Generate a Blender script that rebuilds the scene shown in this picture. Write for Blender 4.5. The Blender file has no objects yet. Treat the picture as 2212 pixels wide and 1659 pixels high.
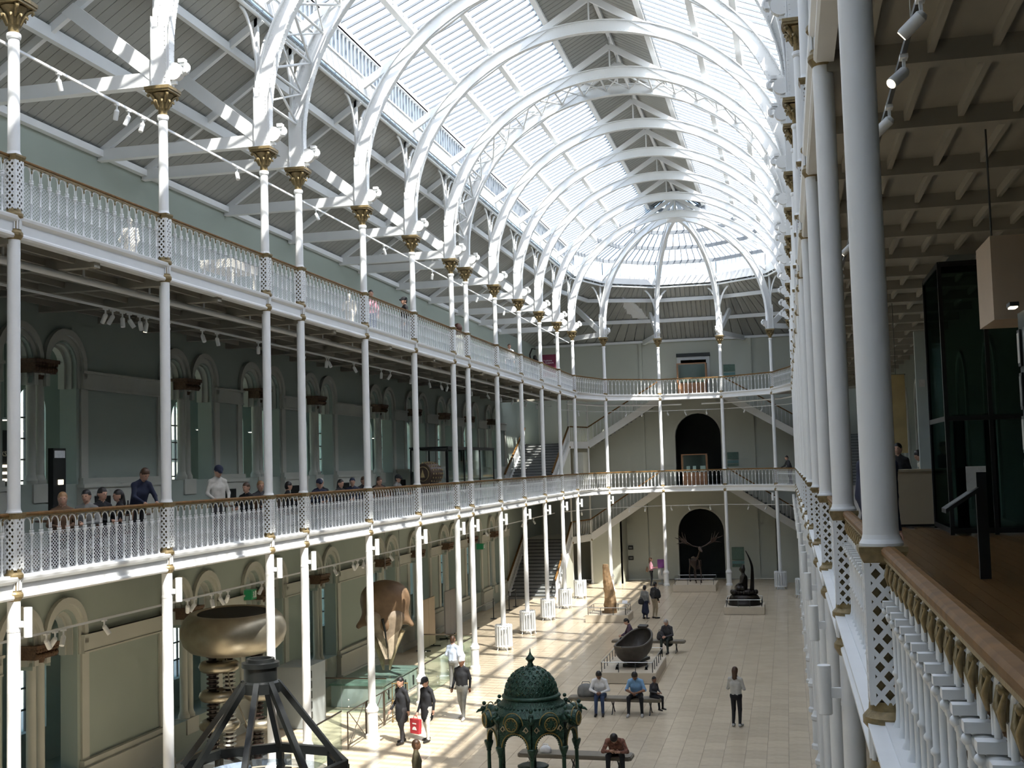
import bpy, math, random
import numpy as np
from mathutils import Vector, Matrix
random.seed(7)
SC = bpy.context.scene
COL = SC.collection
PI = math.pi
# ------------------------------------------------------------------ camera
EYE = Vector((0, 0, 7.346))
FPX, YAW, PITCH, ROLL = 2605.0, math.radians(12.72), math.radians(3.91), math.radians(-1.63)
cy, sy, cp, sp, cr, sr = math.cos(YAW), math.sin(YAW), math.cos(PITCH), math.sin(PITCH), math.cos(ROLL), math.sin(ROLL)
_r = Vector((cy, sy, 0)); _f = Vector((-sy * cp, cy * cp, sp)); _u = _r.cross(_f)
CAM_R = cr * _r + sr * _u; CAM_U = -sr * _r + cr * _u; CAM_F = _f
cam = bpy.data.cameras.new('camera'); camo = bpy.data.objects.new('camera', cam); COL.objects.link(camo)
cam.sensor_fit = 'HORIZONTAL'; cam.sensor_width = 36.0; cam.lens = 36.0 * FPX / 2212.0
cam.clip_start = 0.05; cam.clip_end = 500
M = Matrix((CAM_R, CAM_U, -CAM_F)).transposed().to_4x4(); M.translation = EYE
camo.matrix_world = M
SC.camera = camo
def pix(p):
    d = Vector(p) - EYE; w = d.dot(CAM_F)
    if w < .1: return (-9999, -9999, w)
    return (1106 + FPX * d.dot(CAM_R) / w, 829.5 - FPX * d.dot(CAM_U) / w, w)
# ------------------------------------------------------------------ world, sun, exposure
W = bpy.data.worlds.new('sky'); SC.world = W; W.use_nodes = True
nt = W.node_tree; nt.nodes.clear()
wo = nt.nodes.new('ShaderNodeOutputWorld'); bg = nt.nodes.new('ShaderNodeBackground'); sk = nt.nodes.new('ShaderNodeTexSky')
SUN_DIR = Vector((-.483, .50, -1)).normalized()        # travel direction of sunlight
sk.sky_type = 'NISHITA'; sk.sun_disc = False
sk.sun_elevation = math.asin(-SUN_DIR.z); sk.sun_rotation = math.atan2(-SUN_DIR.x, -SUN_DIR.y)
sk.air_density = 1.0; sk.dust_density = 1.6; sk.ozone_density = 1.0
bg.inputs[1].default_value = 0.62
nt.links.new(sk.outputs[0], bg.inputs[0]); nt.links.new(bg.outputs[0], wo.inputs[0])
sun = bpy.data.lights.new('sun', 'SUN'); sun.energy = 20.0; sun.angle = math.radians(0.6); sun.color = (1, .965, .90)
suno = bpy.data.objects.new('sun', sun); COL.objects.link(suno)
suno.rotation_euler = SUN_DIR.to_track_quat('-Z', 'Y').to_euler(); suno.location = (20, -20, 60)
SC.view_settings.view_transform = 'Standard'; SC.view_settings.look = 'None'
SC.view_settings.gamma = 1; SC.view_settings.use_curve_mapping = False
SC.view_settings.exposure = -0.18
SC.cycles.use_denoising = True
SC.cycles.max_bounces = 6; SC.cycles.diffuse_bounces = 3; SC.cycles.glossy_bounces = 2; SC.cycles.transmission_bounces = 3; SC.cycles.transparent_max_bounces = 8
SC.cycles.use_adaptive_sampling = True; SC.cycles.adaptive_threshold = .1; SC.cycles.adaptive_min_samples = 16
# ------------------------------------------------------------------ materials
MATS = {}
def mat(name, col, rough=.55, metal=0., noise=None, bump=0., bscale=40., rnd=0., spec=.5, emit=0., alpha_mix=None, coat=0.):
    if name in MATS: return MATS[name]
    m = bpy.data.materials.new(name); m.use_nodes = True; t = m.node_tree; b = t.nodes['Principled BSDF']
    b.inputs['Base Color'].default_value = (*col, 1); b.inputs['Roughness'].default_value = rough
    b.inputs['Metallic'].default_value = metal; b.inputs['Specular IOR Level'].default_value = spec
    if coat: b.inputs['Coat Weight'].default_value = coat
    src = None
    tc = t.nodes.new('ShaderNodeTexCoord')
    if noise:
        sc_, amt = noise[:2]
        n = t.nodes.new('ShaderNodeTexNoise'); n.inputs['Scale'].default_value = sc_; n.inputs['Detail'].default_value = 4
        t.links.new(tc.outputs['Object'], n.inputs['Vector'])
        mp = t.nodes.new('ShaderNodeMapRange'); mp.inputs[1].default_value = .25; mp.inputs[2].default_value = .75
        mp.inputs[3].default_value = 1 - amt; mp.inputs[4].default_value = 1 + amt
        t.links.new(n.outputs[0], mp.inputs[0]); src = mp.outputs[0]
    if rnd:
        oi = t.nodes.new('ShaderNodeObjectInfo'); mr = t.nodes.new('ShaderNodeMapRange')
        mr.inputs[3].default_value = 1 - rnd; mr.inputs[4].default_value = 1 + rnd
        t.links.new(oi.outputs['Random'], mr.inputs[0])
        if src:
            mm = t.nodes.new('ShaderNodeMath'); mm.operation = 'MULTIPLY'
            t.links.new(src, mm.inputs[0]); t.links.new(mr.outputs[0], mm.inputs[1]); src = mm.outputs[0]
        else: src = mr.outputs[0]
    if src:
        vm = t.nodes.new('ShaderNodeVectorMath'); vm.operation = 'SCALE'; vm.inputs[0].default_value = col
        t.links.new(src, vm.inputs['Scale']); t.links.new(vm.outputs[0], b.inputs['Base Color'])
    if bump:
        n2 = t.nodes.new('ShaderNodeTexNoise'); n2.inputs['Scale'].default_value = bscale
        t.links.new(tc.outputs['Object'], n2.inputs['Vector'])
        bp = t.nodes.new('ShaderNodeBump'); bp.inputs['Strength'].default_value = bump; bp.inputs['Distance'].default_value = .02
        t.links.new(n2.outputs[0], bp.inputs['Height']); t.links.new(bp.outputs[0], b.inputs['Normal'])
    if emit:
        b.inputs['Emission Color'].default_value = (*col, 1); b.inputs['Emission Strength'].default_value = emit
    MATS[name] = m; return m
def mat_mix(name, col, fac, rough=.1, gloss=.1, translucent=False, tint=(1, 1, 1)):
    """thin glass: transparent + glossy, or roof pane: transparent + translucent"""
    if name in MATS: return MATS[name]
    m = bpy.data.materials.new(name); m.use_nodes = True; t = m.node_tree; t.nodes.clear()
    o = t.nodes.new('ShaderNodeOutputMaterial'); mx = t.nodes.new('ShaderNodeMixShader'); tr = t.nodes.new('ShaderNodeBsdfTransparent')
    tr.inputs[0].default_value = (*tint, 1)
    s = t.nodes.new('ShaderNodeBsdfTranslucent' if translucent else 'ShaderNodeBsdfGlossy'); s.inputs[0].default_value = (*col, 1)
    if not translucent:
        s.inputs['Roughness'].default_value = rough
        lw = t.nodes.new('ShaderNodeLayerWeight'); lw.inputs[0].default_value = .5; fr = t.nodes.new('ShaderNodeMath'); fr.operation = 'POWER'; fr.inputs[1].default_value = 4.0; t.links.new(lw.outputs['Facing'], fr.inputs[0])
        mp = t.nodes.new('ShaderNodeMapRange'); mp.inputs[3].default_value = fac; mp.inputs[4].default_value = 1
        t.links.new(fr.outputs[0], mp.inputs[0]); t.links.new(mp.outputs[0], mx.inputs[0])
    else: mx.inputs[0].default_value = fac
    t.links.new(tr.outputs[0], mx.inputs[1]); t.links.new(s.outputs[0], mx.inputs[2]); t.links.new(mx.outputs[0], o.inputs[0])
    MATS[name] = m; return m
def mat_wire(name, col, scale, duty):
    """woven wire infill of the railings: alpha by two crossed wave patterns"""
    m = bpy.data.materials.new(name); m.use_nodes = True; t = m.node_tree; b = t.nodes['Principled BSDF']
    b.inputs['Base Color'].default_value = (*col, 1); b.inputs['Roughness'].default_value = .5
    tc = t.nodes.new('ShaderNodeTexCoord'); outs = []
    for s in (1, -1):
        mpn = t.nodes.new('ShaderNodeMapping'); mpn.inputs['Rotation'].default_value = (0, s * math.radians(52), 0)
        wv = t.nodes.new('ShaderNodeTexWave'); wv.wave_type = 'BANDS'; wv.bands_direction = 'X'; wv.inputs['Scale'].default_value = scale
        t.links.new(tc.outputs['Object'], mpn.inputs[0]); t.links.new(mpn.outputs[0], wv.inputs[0])
        gt = t.nodes.new('ShaderNodeMath'); gt.operation = 'GREATER_THAN'; gt.inputs[1].default_value = 1 - duty
        t.links.new(wv.outputs['Fac'], gt.inputs[0]); outs.append(gt)
    mxn = t.nodes.new('ShaderNodeMath'); mxn.operation = 'MAXIMUM'
    t.links.new(outs[0].outputs[0], mxn.inputs[0]); t.links.new(outs[1].outputs[0], mxn.inputs[1])
    t.links.new(mxn.outputs[0], b.inputs['Alpha'])
    MATS[name] = m; return m
WHITE = mat('white_paint', (.78, .80, .80), .45, noise=(3, .03))
BARG = mat('glazing_bar_grey', (.20, .22, .24), .5, noise=(3, .05))
WHITE2 = mat('white_roof_steel', (.80, .82, .82), .5, noise=(2, .03))
GOLD = mat('gilt_paint', (.24, .18, .085), .45, .3, noise=(25, .25), bump=.15, bscale=60)
WOOD = mat('handrail_oak', (.17, .088, .026), .6, noise=(9, .3), spec=.25)
FLOORW = mat('gallery_floor_oak', (.15, .08, .028), .28, noise=(6, .2), rnd=.16)
TILE = mat('limestone_tile', (.60, .505, .37), .22, noise=(5, .06), rnd=.06)
TILE2 = mat('limestone_tile_far', (.60, .505, .37), .22, noise=(1.3, .09))
GROUT = mat('tile_joint', (.22, .19, .15), .9, noise=(8, .05))
WALL = mat('painted_plaster_green_grey', (.35, .405, .355), .8, noise=(.6, .04), bump=.03, bscale=60)
WALLL = mat('painted_stone_trim', (.50, .51, .45), .75, noise=(1.2, .05))
WALLE = mat('painted_plaster_end_wall', (.48, .50, .43), .8, noise=(.5, .04))
BOARD = mat('painted_roof_board', (.35, .355, .325), .6, noise=(1.5, .05), rnd=.04)
SOFF = mat('painted_soffit', (.31, .295, .245), .7, noise=(1.2, .05))
CAPD = mat('dark_carved_capital', (.11, .06, .03), .7, noise=(22, .45), bump=.6, bscale=30)
BLACK = mat('black_iron', (.014, .016, .016), .38, .3, noise=(5, .2))
DARK = mat('dark_void', (.012, .014, .013), .9, noise=(2, .2))
DGREY = mat('dark_grey_metal', (.07, .075, .075), .5, .2, noise=(3, .1))
STEEL = mat('brushed_steel', (.55, .55, .54), .3, .9, noise=(8, .05))
PANE = mat_mix('roof_pane', (.93, .95, .95), .30, translucent=True)
GLASS = mat_mix('clear_glass', (.80, .9, .86), .05, .05, tint=(.86, .93, .90))
DGLASS = mat_mix('smoked_glass', (.05, .09, .08), .18, .06, tint=(.32, .42, .39))
WIRE = mat_wire('woven_wire', (.70, .73, .74), 6.5, .22)
# ------------------------------------------------------------------ mesh helpers
class MB:
    def __init__(s): s.v = []; s.f = []; s.s = []; s.m = []; s.mi = 0
    def add(s, vs, fs, smooth=False):
        o = len(s.v); s.v.extend([tuple(p) for p in vs])
        for f in fs: s.f.append(tuple(i + o for i in f)); s.s.append(smooth); s.m.append(s.mi)
        return s
    def box(s, x0, x1, y0, y1, z0, z1):
        return s.add([(x0, y0, z0), (x1, y0, z0), (x1, y1, z0), (x0, y1, z0), (x0, y0, z1), (x1, y0, z1), (x1, y1, z1), (x0, y1, z1)],
                     [(0, 3, 2, 1), (4, 5, 6, 7), (0, 1, 5, 4), (1, 2, 6, 5), (2, 3, 7, 6), (3, 0, 4, 7)])
    def cbox(s, c, sz): return s.box(c[0] - sz[0] / 2, c[0] + sz[0] / 2, c[1] - sz[1] / 2, c[1] + sz[1] / 2, c[2] - sz[2] / 2, c[2] + sz[2] / 2)
    def beam(s, p, q, w, h, up=(0, 0, 1)):
        p = Vector(p); q = Vector(q); d = (q - p).normalized(); u = Vector(up)
        if abs(d.dot(u)) > .98: u = Vector((0, 1, 0)) if abs(d.y) < .9 else Vector((1, 0, 0))
        a = d.cross(u).normalized(); b = a.cross(d)
        vs = []
        for c in (p, q):
            for i, j in ((-1, -1), (1, -1), (1, 1), (-1, 1)): vs.append(c + a * (w / 2 * i) + b * (h / 2 * j))
        return s.add(vs, [(0, 3, 2, 1), (4, 5, 6, 7), (0, 1, 5, 4), (1, 2, 6, 5), (2, 3, 7, 6), (3, 0, 4, 7)])
    def tube(s, path, r, n=8, caps=True, closed=False):
        P = [Vector(p) for p in path]; N = len(P); R = r if isinstance(r, (list, tuple)) else [r] * N
        vs = []; fs = []; prev = None
        for i, p in enumerate(P):
            if closed: d = P[(i + 1) % N] - P[i - 1]
            else: d = P[min(i + 1, N - 1)] - P[max(i - 1, 0)]
            d.normalize()
            if prev is None:
                u = Vector((0, 0, 1)) if abs(d.z) < .9 else Vector((1, 0, 0))
                a = d.cross(u).normalized()
            else:
                a = prev - d * prev.dot(d)
                a = a.normalized() if a.length > 1e-6 else d.orthogonal().normalized()
            prev = a; b = d.cross(a)
            for k in range(n):
                t = 2 * PI * k / n; vs.append(p + (a * math.cos(t) + b * math.sin(t)) * R[i])
        for i in range(N if closed else N - 1):
            j = (i + 1) % N
            for k in range(n): fs.append((i * n + k, i * n + (k + 1) % n, j * n + (k + 1) % n, j * n + k))
        s.add(vs, fs, True)
        if caps and not closed: s.add(vs[:n], [tuple(range(n))[::-1]]); s.add(vs[-n:], [tuple(range(n))])
        return s
    def lathe(s, prof, n=12, c=(0, 0, 0), sharp=True, cap=True, squash=1.):
        cx, cy_, cz = c
        def ring(r, z): return [(cx + r * math.cos(2 * PI * k / n), cy_ + squash * r * math.sin(2 * PI * k / n), cz + z) for k in range(n)]
        if sharp:
            for (r0, z0), (r1, z1) in zip(prof[:-1], prof[1:]):
                s.add(ring(r0, z0) + ring(r1, z1), [(k, (k + 1) % n, n + (k + 1) % n, n + k) for k in range(n)], True)
        else:
            vs = []; fs = []
            for r, z in prof: vs += ring(r, z)
            for i in range(len(prof) - 1):
                for k in range(n): fs.append((i * n + k, i * n + (k + 1) % n, (i + 1) * n + (k + 1) % n, (i + 1) * n + k))
            s.add(vs, fs, True)
        if cap:
            if prof[0][0] > 1e-4: s.add(ring(*prof[0]), [tuple(range(n))[::-1]])
            if prof[-1][0] > 1e-4: s.add(ring(*prof[-1]), [tuple(range(n))])
        return s
    def prism(s, poly, vec, smooth=False):
        """poly: list of 3D points, extruded by vec"""
        n = len(poly); v = Vector(vec); A = [Vector(p) for p in poly]
        s.add(A + [p + v for p in A], [(i, (i + 1) % n, n + (i + 1) % n, n + i) for i in range(n)], smooth)
        s.add(A, [tuple(range(n))[::-1]]); s.add([p + v for p in A], [tuple(range(n))]); return s
    def sphere(s, c, r, n=8, m=6, sc=(1, 1, 1)):
        vs = [(c[0], c[1], c[2] - r * sc[2])]; fs = []
        for i in range(1, m):
            t = PI * i / m
            for k in range(n): vs.append((c[0] + r * sc[0] * math.sin(t) * math.cos(2 * PI * k / n), c[1] + r * sc[1] * math.sin(t) * math.sin(2 * PI * k / n), c[2] - r * sc[2] * math.cos(t)))
        vs.append((c[0], c[1], c[2] + r * sc[2])); L = len(vs) - 1
        for k in range(n):
            fs.append((0, 1 + (k + 1) % n, 1 + k)); fs.append((L, 1 + (m - 2) * n + k, 1 + (m - 2) * n + (k + 1) % n))
            for i in range(m - 2): a = 1 + i * n; fs.append((a + k, a + (k + 1) % n, a + n + (k + 1) % n, a + n + k))
        return s.add(vs, fs, True)
    def xf(s, Mx):
        s.v = [tuple(Mx @ Vector(p)) for p in s.v]; return s
    def mesh(s, name, mats):
        me = bpy.data.meshes.new(name); me.from_pydata(s.v, [], s.f)
        for m_ in (mats if isinstance(mats, (list, tuple)) else [mats]): me.materials.append(m_)
        me.polygons.foreach_set('use_smooth', s.s); me.polygons.foreach_set('material_index', s.m); me.update()
        return me
    def build(s, name, mats, parent=None, loc=None): return inst(name, s.mesh(name, mats), parent, loc)
def inst(name, me, parent=None, loc=None, rz=0., scale=None, rot=None):
    o = bpy.data.objects.new(name, me); COL.objects.link(o)
    if parent is not None: o.parent = parent
    if loc is not None: o.location = loc
    if rz: o.rotation_euler = (0, 0, rz)
    if rot is not None: o.rotation_euler = rot
    if scale is not None: o.scale = scale
    return o
def tag(o, label, cat, group=None, kind=None):
    o['label'] = label; o['category'] = cat
    if group: o['group'] = group
    if kind: o['kind'] = kind
    return o
def thing(name, label, cat, loc=(0, 0, 0), rz=0., group=None, kind=None):
    return tag(inst(name, None, None, loc, rz), label, cat, group, kind)
def struct(o, label=None, cat=None):
    o['kind'] = 'structure'
    if label: o['label'] = label
    if cat: o['category'] = cat
    return o
def stuff(o): o['kind'] = 'stuff'; return o
def arc(c, r, a0, a1, n, ax='xz', ry=None):
    out = []
    for i in range(n + 1):
        t = a0 + (a1 - a0) * i / n; u = r * math.cos(t); w = (ry or r) * math.sin(t)
        out.append((c[0] + u, c[1], c[2] + w) if ax == 'xz' else (c[0], c[1] + u, c[2] + w) if ax == 'yz' else (c[0] + u, c[1] + w, c[2]))
    return out
ORD = ['first', 'second', 'third', 'fourth', 'fifth', 'sixth', 'seventh', 'eighth', 'ninth', 'tenth', 'eleventh', 'twelfth', 'thirteenth', 'fourteenth', 'fifteenth', 'sixteenth']
# ------------------------------------------------------------------ hall dimensions (metres; ground floor z = 0)
XL, XR = -11.43, .487
AX = (XL + XR) / 2; HW = (XR - XL) / 2
WB, NB = 4.604, 2.002
YS = [16.19]
for d in (WB, WB, NB, WB, WB, WB, NB, WB, WB, WB, WB, WB): YS.append(YS[-1] + d)
YC = YS[-1] + .717                                   # centre of the half-decagon apse
APSE = [(AX - HW * math.cos(math.radians(36 * k)), YC + HW * math.sin(math.radians(36 * k))) for k in range(6)]
YN = [1.5] + [YS[0] - WB * k for k in (2, 1)]            # frames nearer than the first visible far-side column
G1, G3 = 5.557, 11.05                                # underside rings of the two galleries
F1, F3 = G1 + .33, G3 + .33                          # gallery floors
RH = 1.30                                            # ring underside -> handrail top
ZCAP = 14.79
XWL, XWR, YW = -15.64, 4.69, 76.7                      # inner faces of the walls
# ================================================================== ground floor of limestone tiles
TX, TY = .53, .80
floor = MB().box(XWL, XWR, -12, YW, -.16, -.012).build('floor', GROUT)
struct(floor, 'pale beige limestone tiled floor of the great hall', 'floor')
tm = MB().box(-TX / 2 + .004, TX / 2 - .004, -TY / 2 + .004, TY / 2 - .004, -.03, 0).mesh('tile', TILE)
cells = []
nx = int((XWR - XWL) / TX) + 1; ny = int((YW + 12) / TY)
for i in range(nx):
    for j in range(ny):
        x = XWL + TX * (i + .5); y = -12 + TY * (j + .5) + (TY / 2 if i % 2 else 0)
        if x + TX / 2 > XWR + .02 or y + TY / 2 > YW: continue
        u, v, w = pix((x, y, 0))
        vis = 20 < u < 2190 and 1100 < v < 1655 and x < .3 and x > -12.2
        cells.append((w if vis else 1e6 + y, x, y))
cells.sort()
rest = MB()
for k, (w, x, y) in enumerate(cells):
    if k < 300 and w < 1e6: inst('tile', tm, floor, (x, y, 0))
    else: rest.box(x - TX / 2 + .004, x + TX / 2 - .004, y - TY / 2 + .004, y + TY / 2 - .004, -.03, 0)
stuff(rest.build('far_tiles', TILE2, floor))
# ================================================================== cast iron columns (shared part meshes, z = 0 at each part's own level)
def ring_mesh():
    b = MB(); b.lathe([(.10, -.02), (.11, 0), (.138, .045), (.138, .085), (.112, .12), (.112, .14)], 16)
    b.lathe([(.112, .30), (.142, .335), (.142, .375), (.11, .41), (.105, .46)], 16); return b.mesh('gilt_ring', GOLD)
def drum_mesh():
    b = MB(); b.mi = 1; b.lathe([(.098, .14), (.098, .30)], 16, cap=False); b.mi = 0
    for k in range(14):
        t = 2 * PI * k / 14; b.tube([(.103 * math.cos(t), .103 * math.sin(t), .142), (.103 * math.cos(t), .103 * math.sin(t), .298)], .0155, 6)
    return b.mesh('fluted_drum', [WHITE, GOLD])
LW = .088
def lattice_mesh():
    b = MB(); z0, z1 = .45, 1.225
    for q in range(4):
        R = Matrix.Rotation(q * PI / 2, 3, 'Z')
        for s in (1, -1):
            z = z0 - .2
            while z < z1:
                pts = [(-LW, z), (LW, z + .2)] if s > 0 else [(LW, z), (-LW, z + .2)]
                (xa, za), (xb, zb) = pts
                t0 = max(0, (z0 - za) / (zb - za)); t1 = min(1, (z1 - za) / (zb - za))
                if t1 - t0 > .05:
                    p = R @ Vector((xa + (xb - xa) * t0, -LW - .008, za + (zb - za) * t0)); r = R @ Vector((xa + (xb - xa) * t1, -LW - .008, za + (zb - za) * t1))
                    b.beam(p, r, .016, .026, up=R @ Vector((-(zb - za) * 1., 0, (xb - xa))))
                z += .1
        for sx in (-1, 1):
            p = R @ Vector((sx * LW, -LW, 0)); b.box(p.x - .016, p.x + .016, p.y - .016, p.y + .016, z0, z1)
    return b.mesh('lattice', WHITE)
def core_mesh():
    b = MB().box(-LW + .02, LW - .02, -LW + .02, LW - .02, .44, 1.23)
    b.add([(-.1, -.1, 1.2), (.1, -.1, 1.2), (.1, .1, 1.2), (-.1, .1, 1.2), (-.128, -.128, 1.27), (.128, -.128, 1.27), (.128, .128, 1.27), (-.128, .128, 1.27)],
          [(0, 1, 5, 4), (1, 2, 6, 5), (2, 3, 7, 6), (3, 0, 4, 7), (0, 3, 2, 1)])
    b.box(-.128, .128, -.128, .128, 1.27, 1.297); return b.mesh('pilaster_core', GOLD)
CM = dict(
    low=MB().lathe([(.19, 0), (.19, .10), (.15, .15), (.15, .70), (.175, .74), (.175, .82), (.145, .86), (.115, .93), (.102, .96), (.098, G1)], 16).mesh('lower_shaft', WHITE),
    ring=ring_mesh(), drum=drum_mesh(), lat=lattice_mesh(), core=core_mesh(),
    mid=MB().lathe([(.118, 1.295), (.118, 1.312), (.105, 1.335), (.098, 1.36), (.096, 1.4), (.096, G3 - G1)], 20).mesh('middle_shaft', WHITE),
    top=MB().lathe([(.115, 1.295), (.115, 1.312), (.102, 1.335), (.095, 1.36), (.088, 14.17 - G3), (.10, 14.18 - G3), (.112, 14.21 - G3), (.112, 14.25 - G3), (.1, 14.27 - G3)], 16).mesh('upper_shaft', WHITE))
def capital_mesh():
    b = MB(); b.lathe([(.085, 0), (.085, .12), (.10, .13), (.11, .17), (.12, .24), (.16, .34), (.205, .40)], 16, sharp=False)
    for k in range(8):
        t = 2 * PI * k / 8 + PI / 8; c, s_ = math.cos(t), math.sin(t)
        b.tube([(c * .09, s_ * .09, .13), (c * .125, s_ * .125, .22), (c * .17, s_ * .17, .27), (c * .20, s_ * .20, .255), (c * .205, s_ * .205, .22)], [.03, .04, .035, .025, .012], 6)
    for k in range(4):
        t = 2 * PI * k / 4 + PI / 4; c, s_ = math.cos(t), math.sin(t)
        b.tube([(c * .13, s_ * .13, .24), (c * .2, s_ * .2, .36), (c * .27, s_ * .27, .40), (c * .29, s_ * .29, .36), (c * .265, s_ * .265, .33)], [.03, .035, .035, .03, .02], 6)
    n = 24; R = []
    for k in range(n):
        t = 2 * PI * k / n; d = max(abs(math.cos(t)), abs(math.sin(t))); R.append((.20 / d) ** .9 * 1.06)
    for z0, z1, e in ((.42, .46, 0), (.46, .52, .02)):
        A = [((R[k] + e) * math.cos(2 * PI * k / n), (R[k] + e) * math.sin(2 * PI * k / n), z0) for k in range(n)]
        b.prism(A, (0, 0, z1 - z0))
    return b.mesh('capital', GOLD)
CM['cap'] = capital_mesh()
def column(x, y, label, ground=True):
    t = thing('iron_column', label, 'column', (x, y, 0), group='white iron columns of the hall')
    if ground: inst('lower_shaft', CM['low'], t)
    for G, sh in ((G1, 'mid'), (G3, 'top')):
        inst('gilt_ring', CM['ring'], t, (0, 0, G)); inst('fluted_drum', CM['drum'], t, (0, 0, G))
        c = inst('pilaster_core', CM['core'], t, (0, 0, G)); inst('lattice', CM['lat'], c)
        inst(CM[sh].name, CM[sh], t, (0, 0, G))
    inst('capital', CM['cap'], t, (0, 0, ZCAP - .52)); return t
for k, y in enumerate(YS): column(XL, y, 'white iron column with gilt capital, %s from the near end of the far-side row' % ORD[k])
for k, (x, y) in enumerate(APSE[1:5]): column(x, y, 'white iron column of the curved apse, %s counting from the staircase side' % ORD[k])
column(XL, YN[2], 'white iron column just beyond the picture edge before the far-side row')
RYS = YN[1:] + YS
for k, y in enumerate(RYS): column(XR, y, 'white iron column of the camera-side gallery row, %s from the viewer' % ORD[k])
column(XR, YN[0], 'white iron column of the camera-side row beside the viewer')
# ================================================================== riveted arch ribs
def ell(t): return (-HW * math.cos(t), 15.5 + 5.5 * math.sin(t))
def sweep_rib(path, b):
    n = len(path); P = [Vector((x, 0, z)) for x, z in path]
    def sect(h0, h1, w):
        vs = []; fs = []
        for i, p in enumerate(P):
            d = (P[min(i + 1, n - 1)] - P[max(i - 1, 0)]).normalized(); nn = Vector((d.z, 0, -d.x))  # towards the hall axis side
            for h, y in ((h0, -w), (h0, w), (h1, w), (h1, -w)): vs.append(p + nn * h + Vector((0, y, 0)))
        for i in range(n - 1):
            for k in range(4): a = i * 4 + k; c = i * 4 + (k + 1) % 4; fs.append((a, c, c + 4, a + 4))
        b.add(vs, fs); b.add(vs[:4], [(3, 2, 1, 0)]); b.add(vs[-4:], [(0, 1, 2, 3)])
    sect(-.17, .17, .022); sect(.165, .195, .10); sect(-.195, -.165, .10)
    # rivet heads on both flanges
    acc = 0
    for i in range(n - 1):
        L = (P[i + 1] - P[i]).length; d = (P[i + 1] - P[i]).normalized(); nn = Vector((d.z, 0, -d.x)); k = 0
        m = max(1, int(L / .11))
        for j in range(m):
            c = P[i] + d * (L * (j + .5) / m)
            for yy in (-.075, .075):
                for h in (.195, -.195):
                    q = c + nn * h + Vector((0, yy, 0)); s_ = 1 if h > 0 else -1; r = .014
                    ty = Vector((0, r, 0)); b.add([q - d * r - ty, q + d * r - ty, q + d * r + ty, q - d * r + ty, q + nn * (.014 * s_)], [(0, 1, 4), (1, 2, 4), (2, 3, 4), (3, 0, 4)])
            for yy in (-.024, .024):
                for h in (.12, -.12):
                    q = c + nn * h + Vector((0, yy, 0)); s_ = 1 if yy > 0 else -1; r = .012
                    tz = nn * r; b.add([q - d * r - tz, q + d * r - tz, q + d * r + tz, q - d * r + tz, q + Vector((0, .012 * s_, 0))], [(0, 1, 4), (1, 2, 4), (2, 3, 4), (3, 0, 4)])
half = [(-HW, z) for z in (14.8, 15.0, 15.25)] + [ell(PI / 2 * i / 26) for i in range(27)]
full = half + [(-x, z) for x, z in half[::-1][1:]]
b = MB(); sweep_rib(full, b); RIB = b.mesh('arch_rib', WHITE2)
b = MB(); sweep_rib(half, b); HRIB = b.mesh('half_rib', WHITE2)
def foot_mesh():
    b = MB()
    b.box(-.2, .2, -.19, .19, 14.79, 14.83)
    b.box(-.17, -.15, -.15, .15, 14.83, 16.2); b.box(-.19, .16, -.125, -.10, 14.83, 16.0); b.box(-.19, .16, .10, .125, 14.83, 16.0)
    for z in np.arange(14.9, 16.0, .09):
        for x in (-.15, .12):
            for y in (-.127, .127): b.cbox((x, y, z), (.022, .012, .022))
    b.beam((-.13, 0, 16.0), (-.13, 0, 18.0), .12, .08, up=(1, 0, 0))
    for sy in (-1, 1):
        pts = [(-.1, sy * .95 * (1 - math.cos(t)), 15.9 + 1.95 * math.sin(t)) for t in [PI / 2 * i / 8 for i in range(9)]]
        for p, q in zip(pts[:-1], pts[1:]): b.beam(p, q, .10, .035, up=(1, 0, 0))
    return b.mesh('stanchion', WHITE2)
def scroll_mesh():
    b = MB(); b.prism([(p[0], -.07, p[2]) for p in arc((.27, 0, 15.10), .17, 0, 2 * PI * 15 / 16, 15)], (0, .14, 0))
    b.tube(arc((.45, 0, 15.15), .1, -PI / 2, PI, 10), .04, 6); b.cbox((.42, 0, 15.30), (.13, .13, .07)); b.cbox((.5, 0, 15.12), (.05, .14, .12))
    b.box(.1, .3, -.03, .03, 14.86, 15.2); return b.mesh('scroll_bracket', WHITE2)
FOOT = foot_mesh(); SCROLL = scroll_mesh()
RAFT = MB().beam((-HW + .03, 0, 18.25), (0, 0, 21.95), .12, .20).mesh('rafter', WHITE2)
KING = MB().tube([(0, 0, 21.1), (0, 0, 22.4)], .028, 6).mesh('king_post', WHITE2)
TIE = MB().box(-4.2, -.15, -.07, .07, 14.86, 15.13).box(-4.2, -.15, -.10, .10, 14.845, 14.865).mesh('tie_beam', WHITE2)
STRUT = MB().beam((-.05, 0, 15.02), (-2.55, 0, 17.05), .16, .30).mesh('roof_strut', WHITE2)
def frame(y, label, right_aisle=False):
    t = thing('arch_rib', label, 'roof arch', (AX, y, 0), group='white riveted roof arches')
    inst('rib', RIB, t); inst('king_post', KING, t)
    for s in (1, -1):
        rz = 0 if s > 0 else PI
        inst('rafter', RAFT, t, rz=rz)
        st = inst('stanchion', FOOT, t, (-s * HW, 0, 0), rz); inst('scroll_bracket', SCROLL, st)
        inst('tie_beam', TIE, t, (-s * HW, 0, 0), rz); inst('roof_strut', STRUT, t, (-s * HW, 0, 0), rz)
for k, y in enumerate(YS): frame(y, 'white riveted arch spanning the hall, %s from the near end of the far-side row' % ORD[k])
for k, y in enumerate(YN): frame(y, 'white riveted arch above the viewer, %s before the far-side row' % ORD[2 - k])
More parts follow.
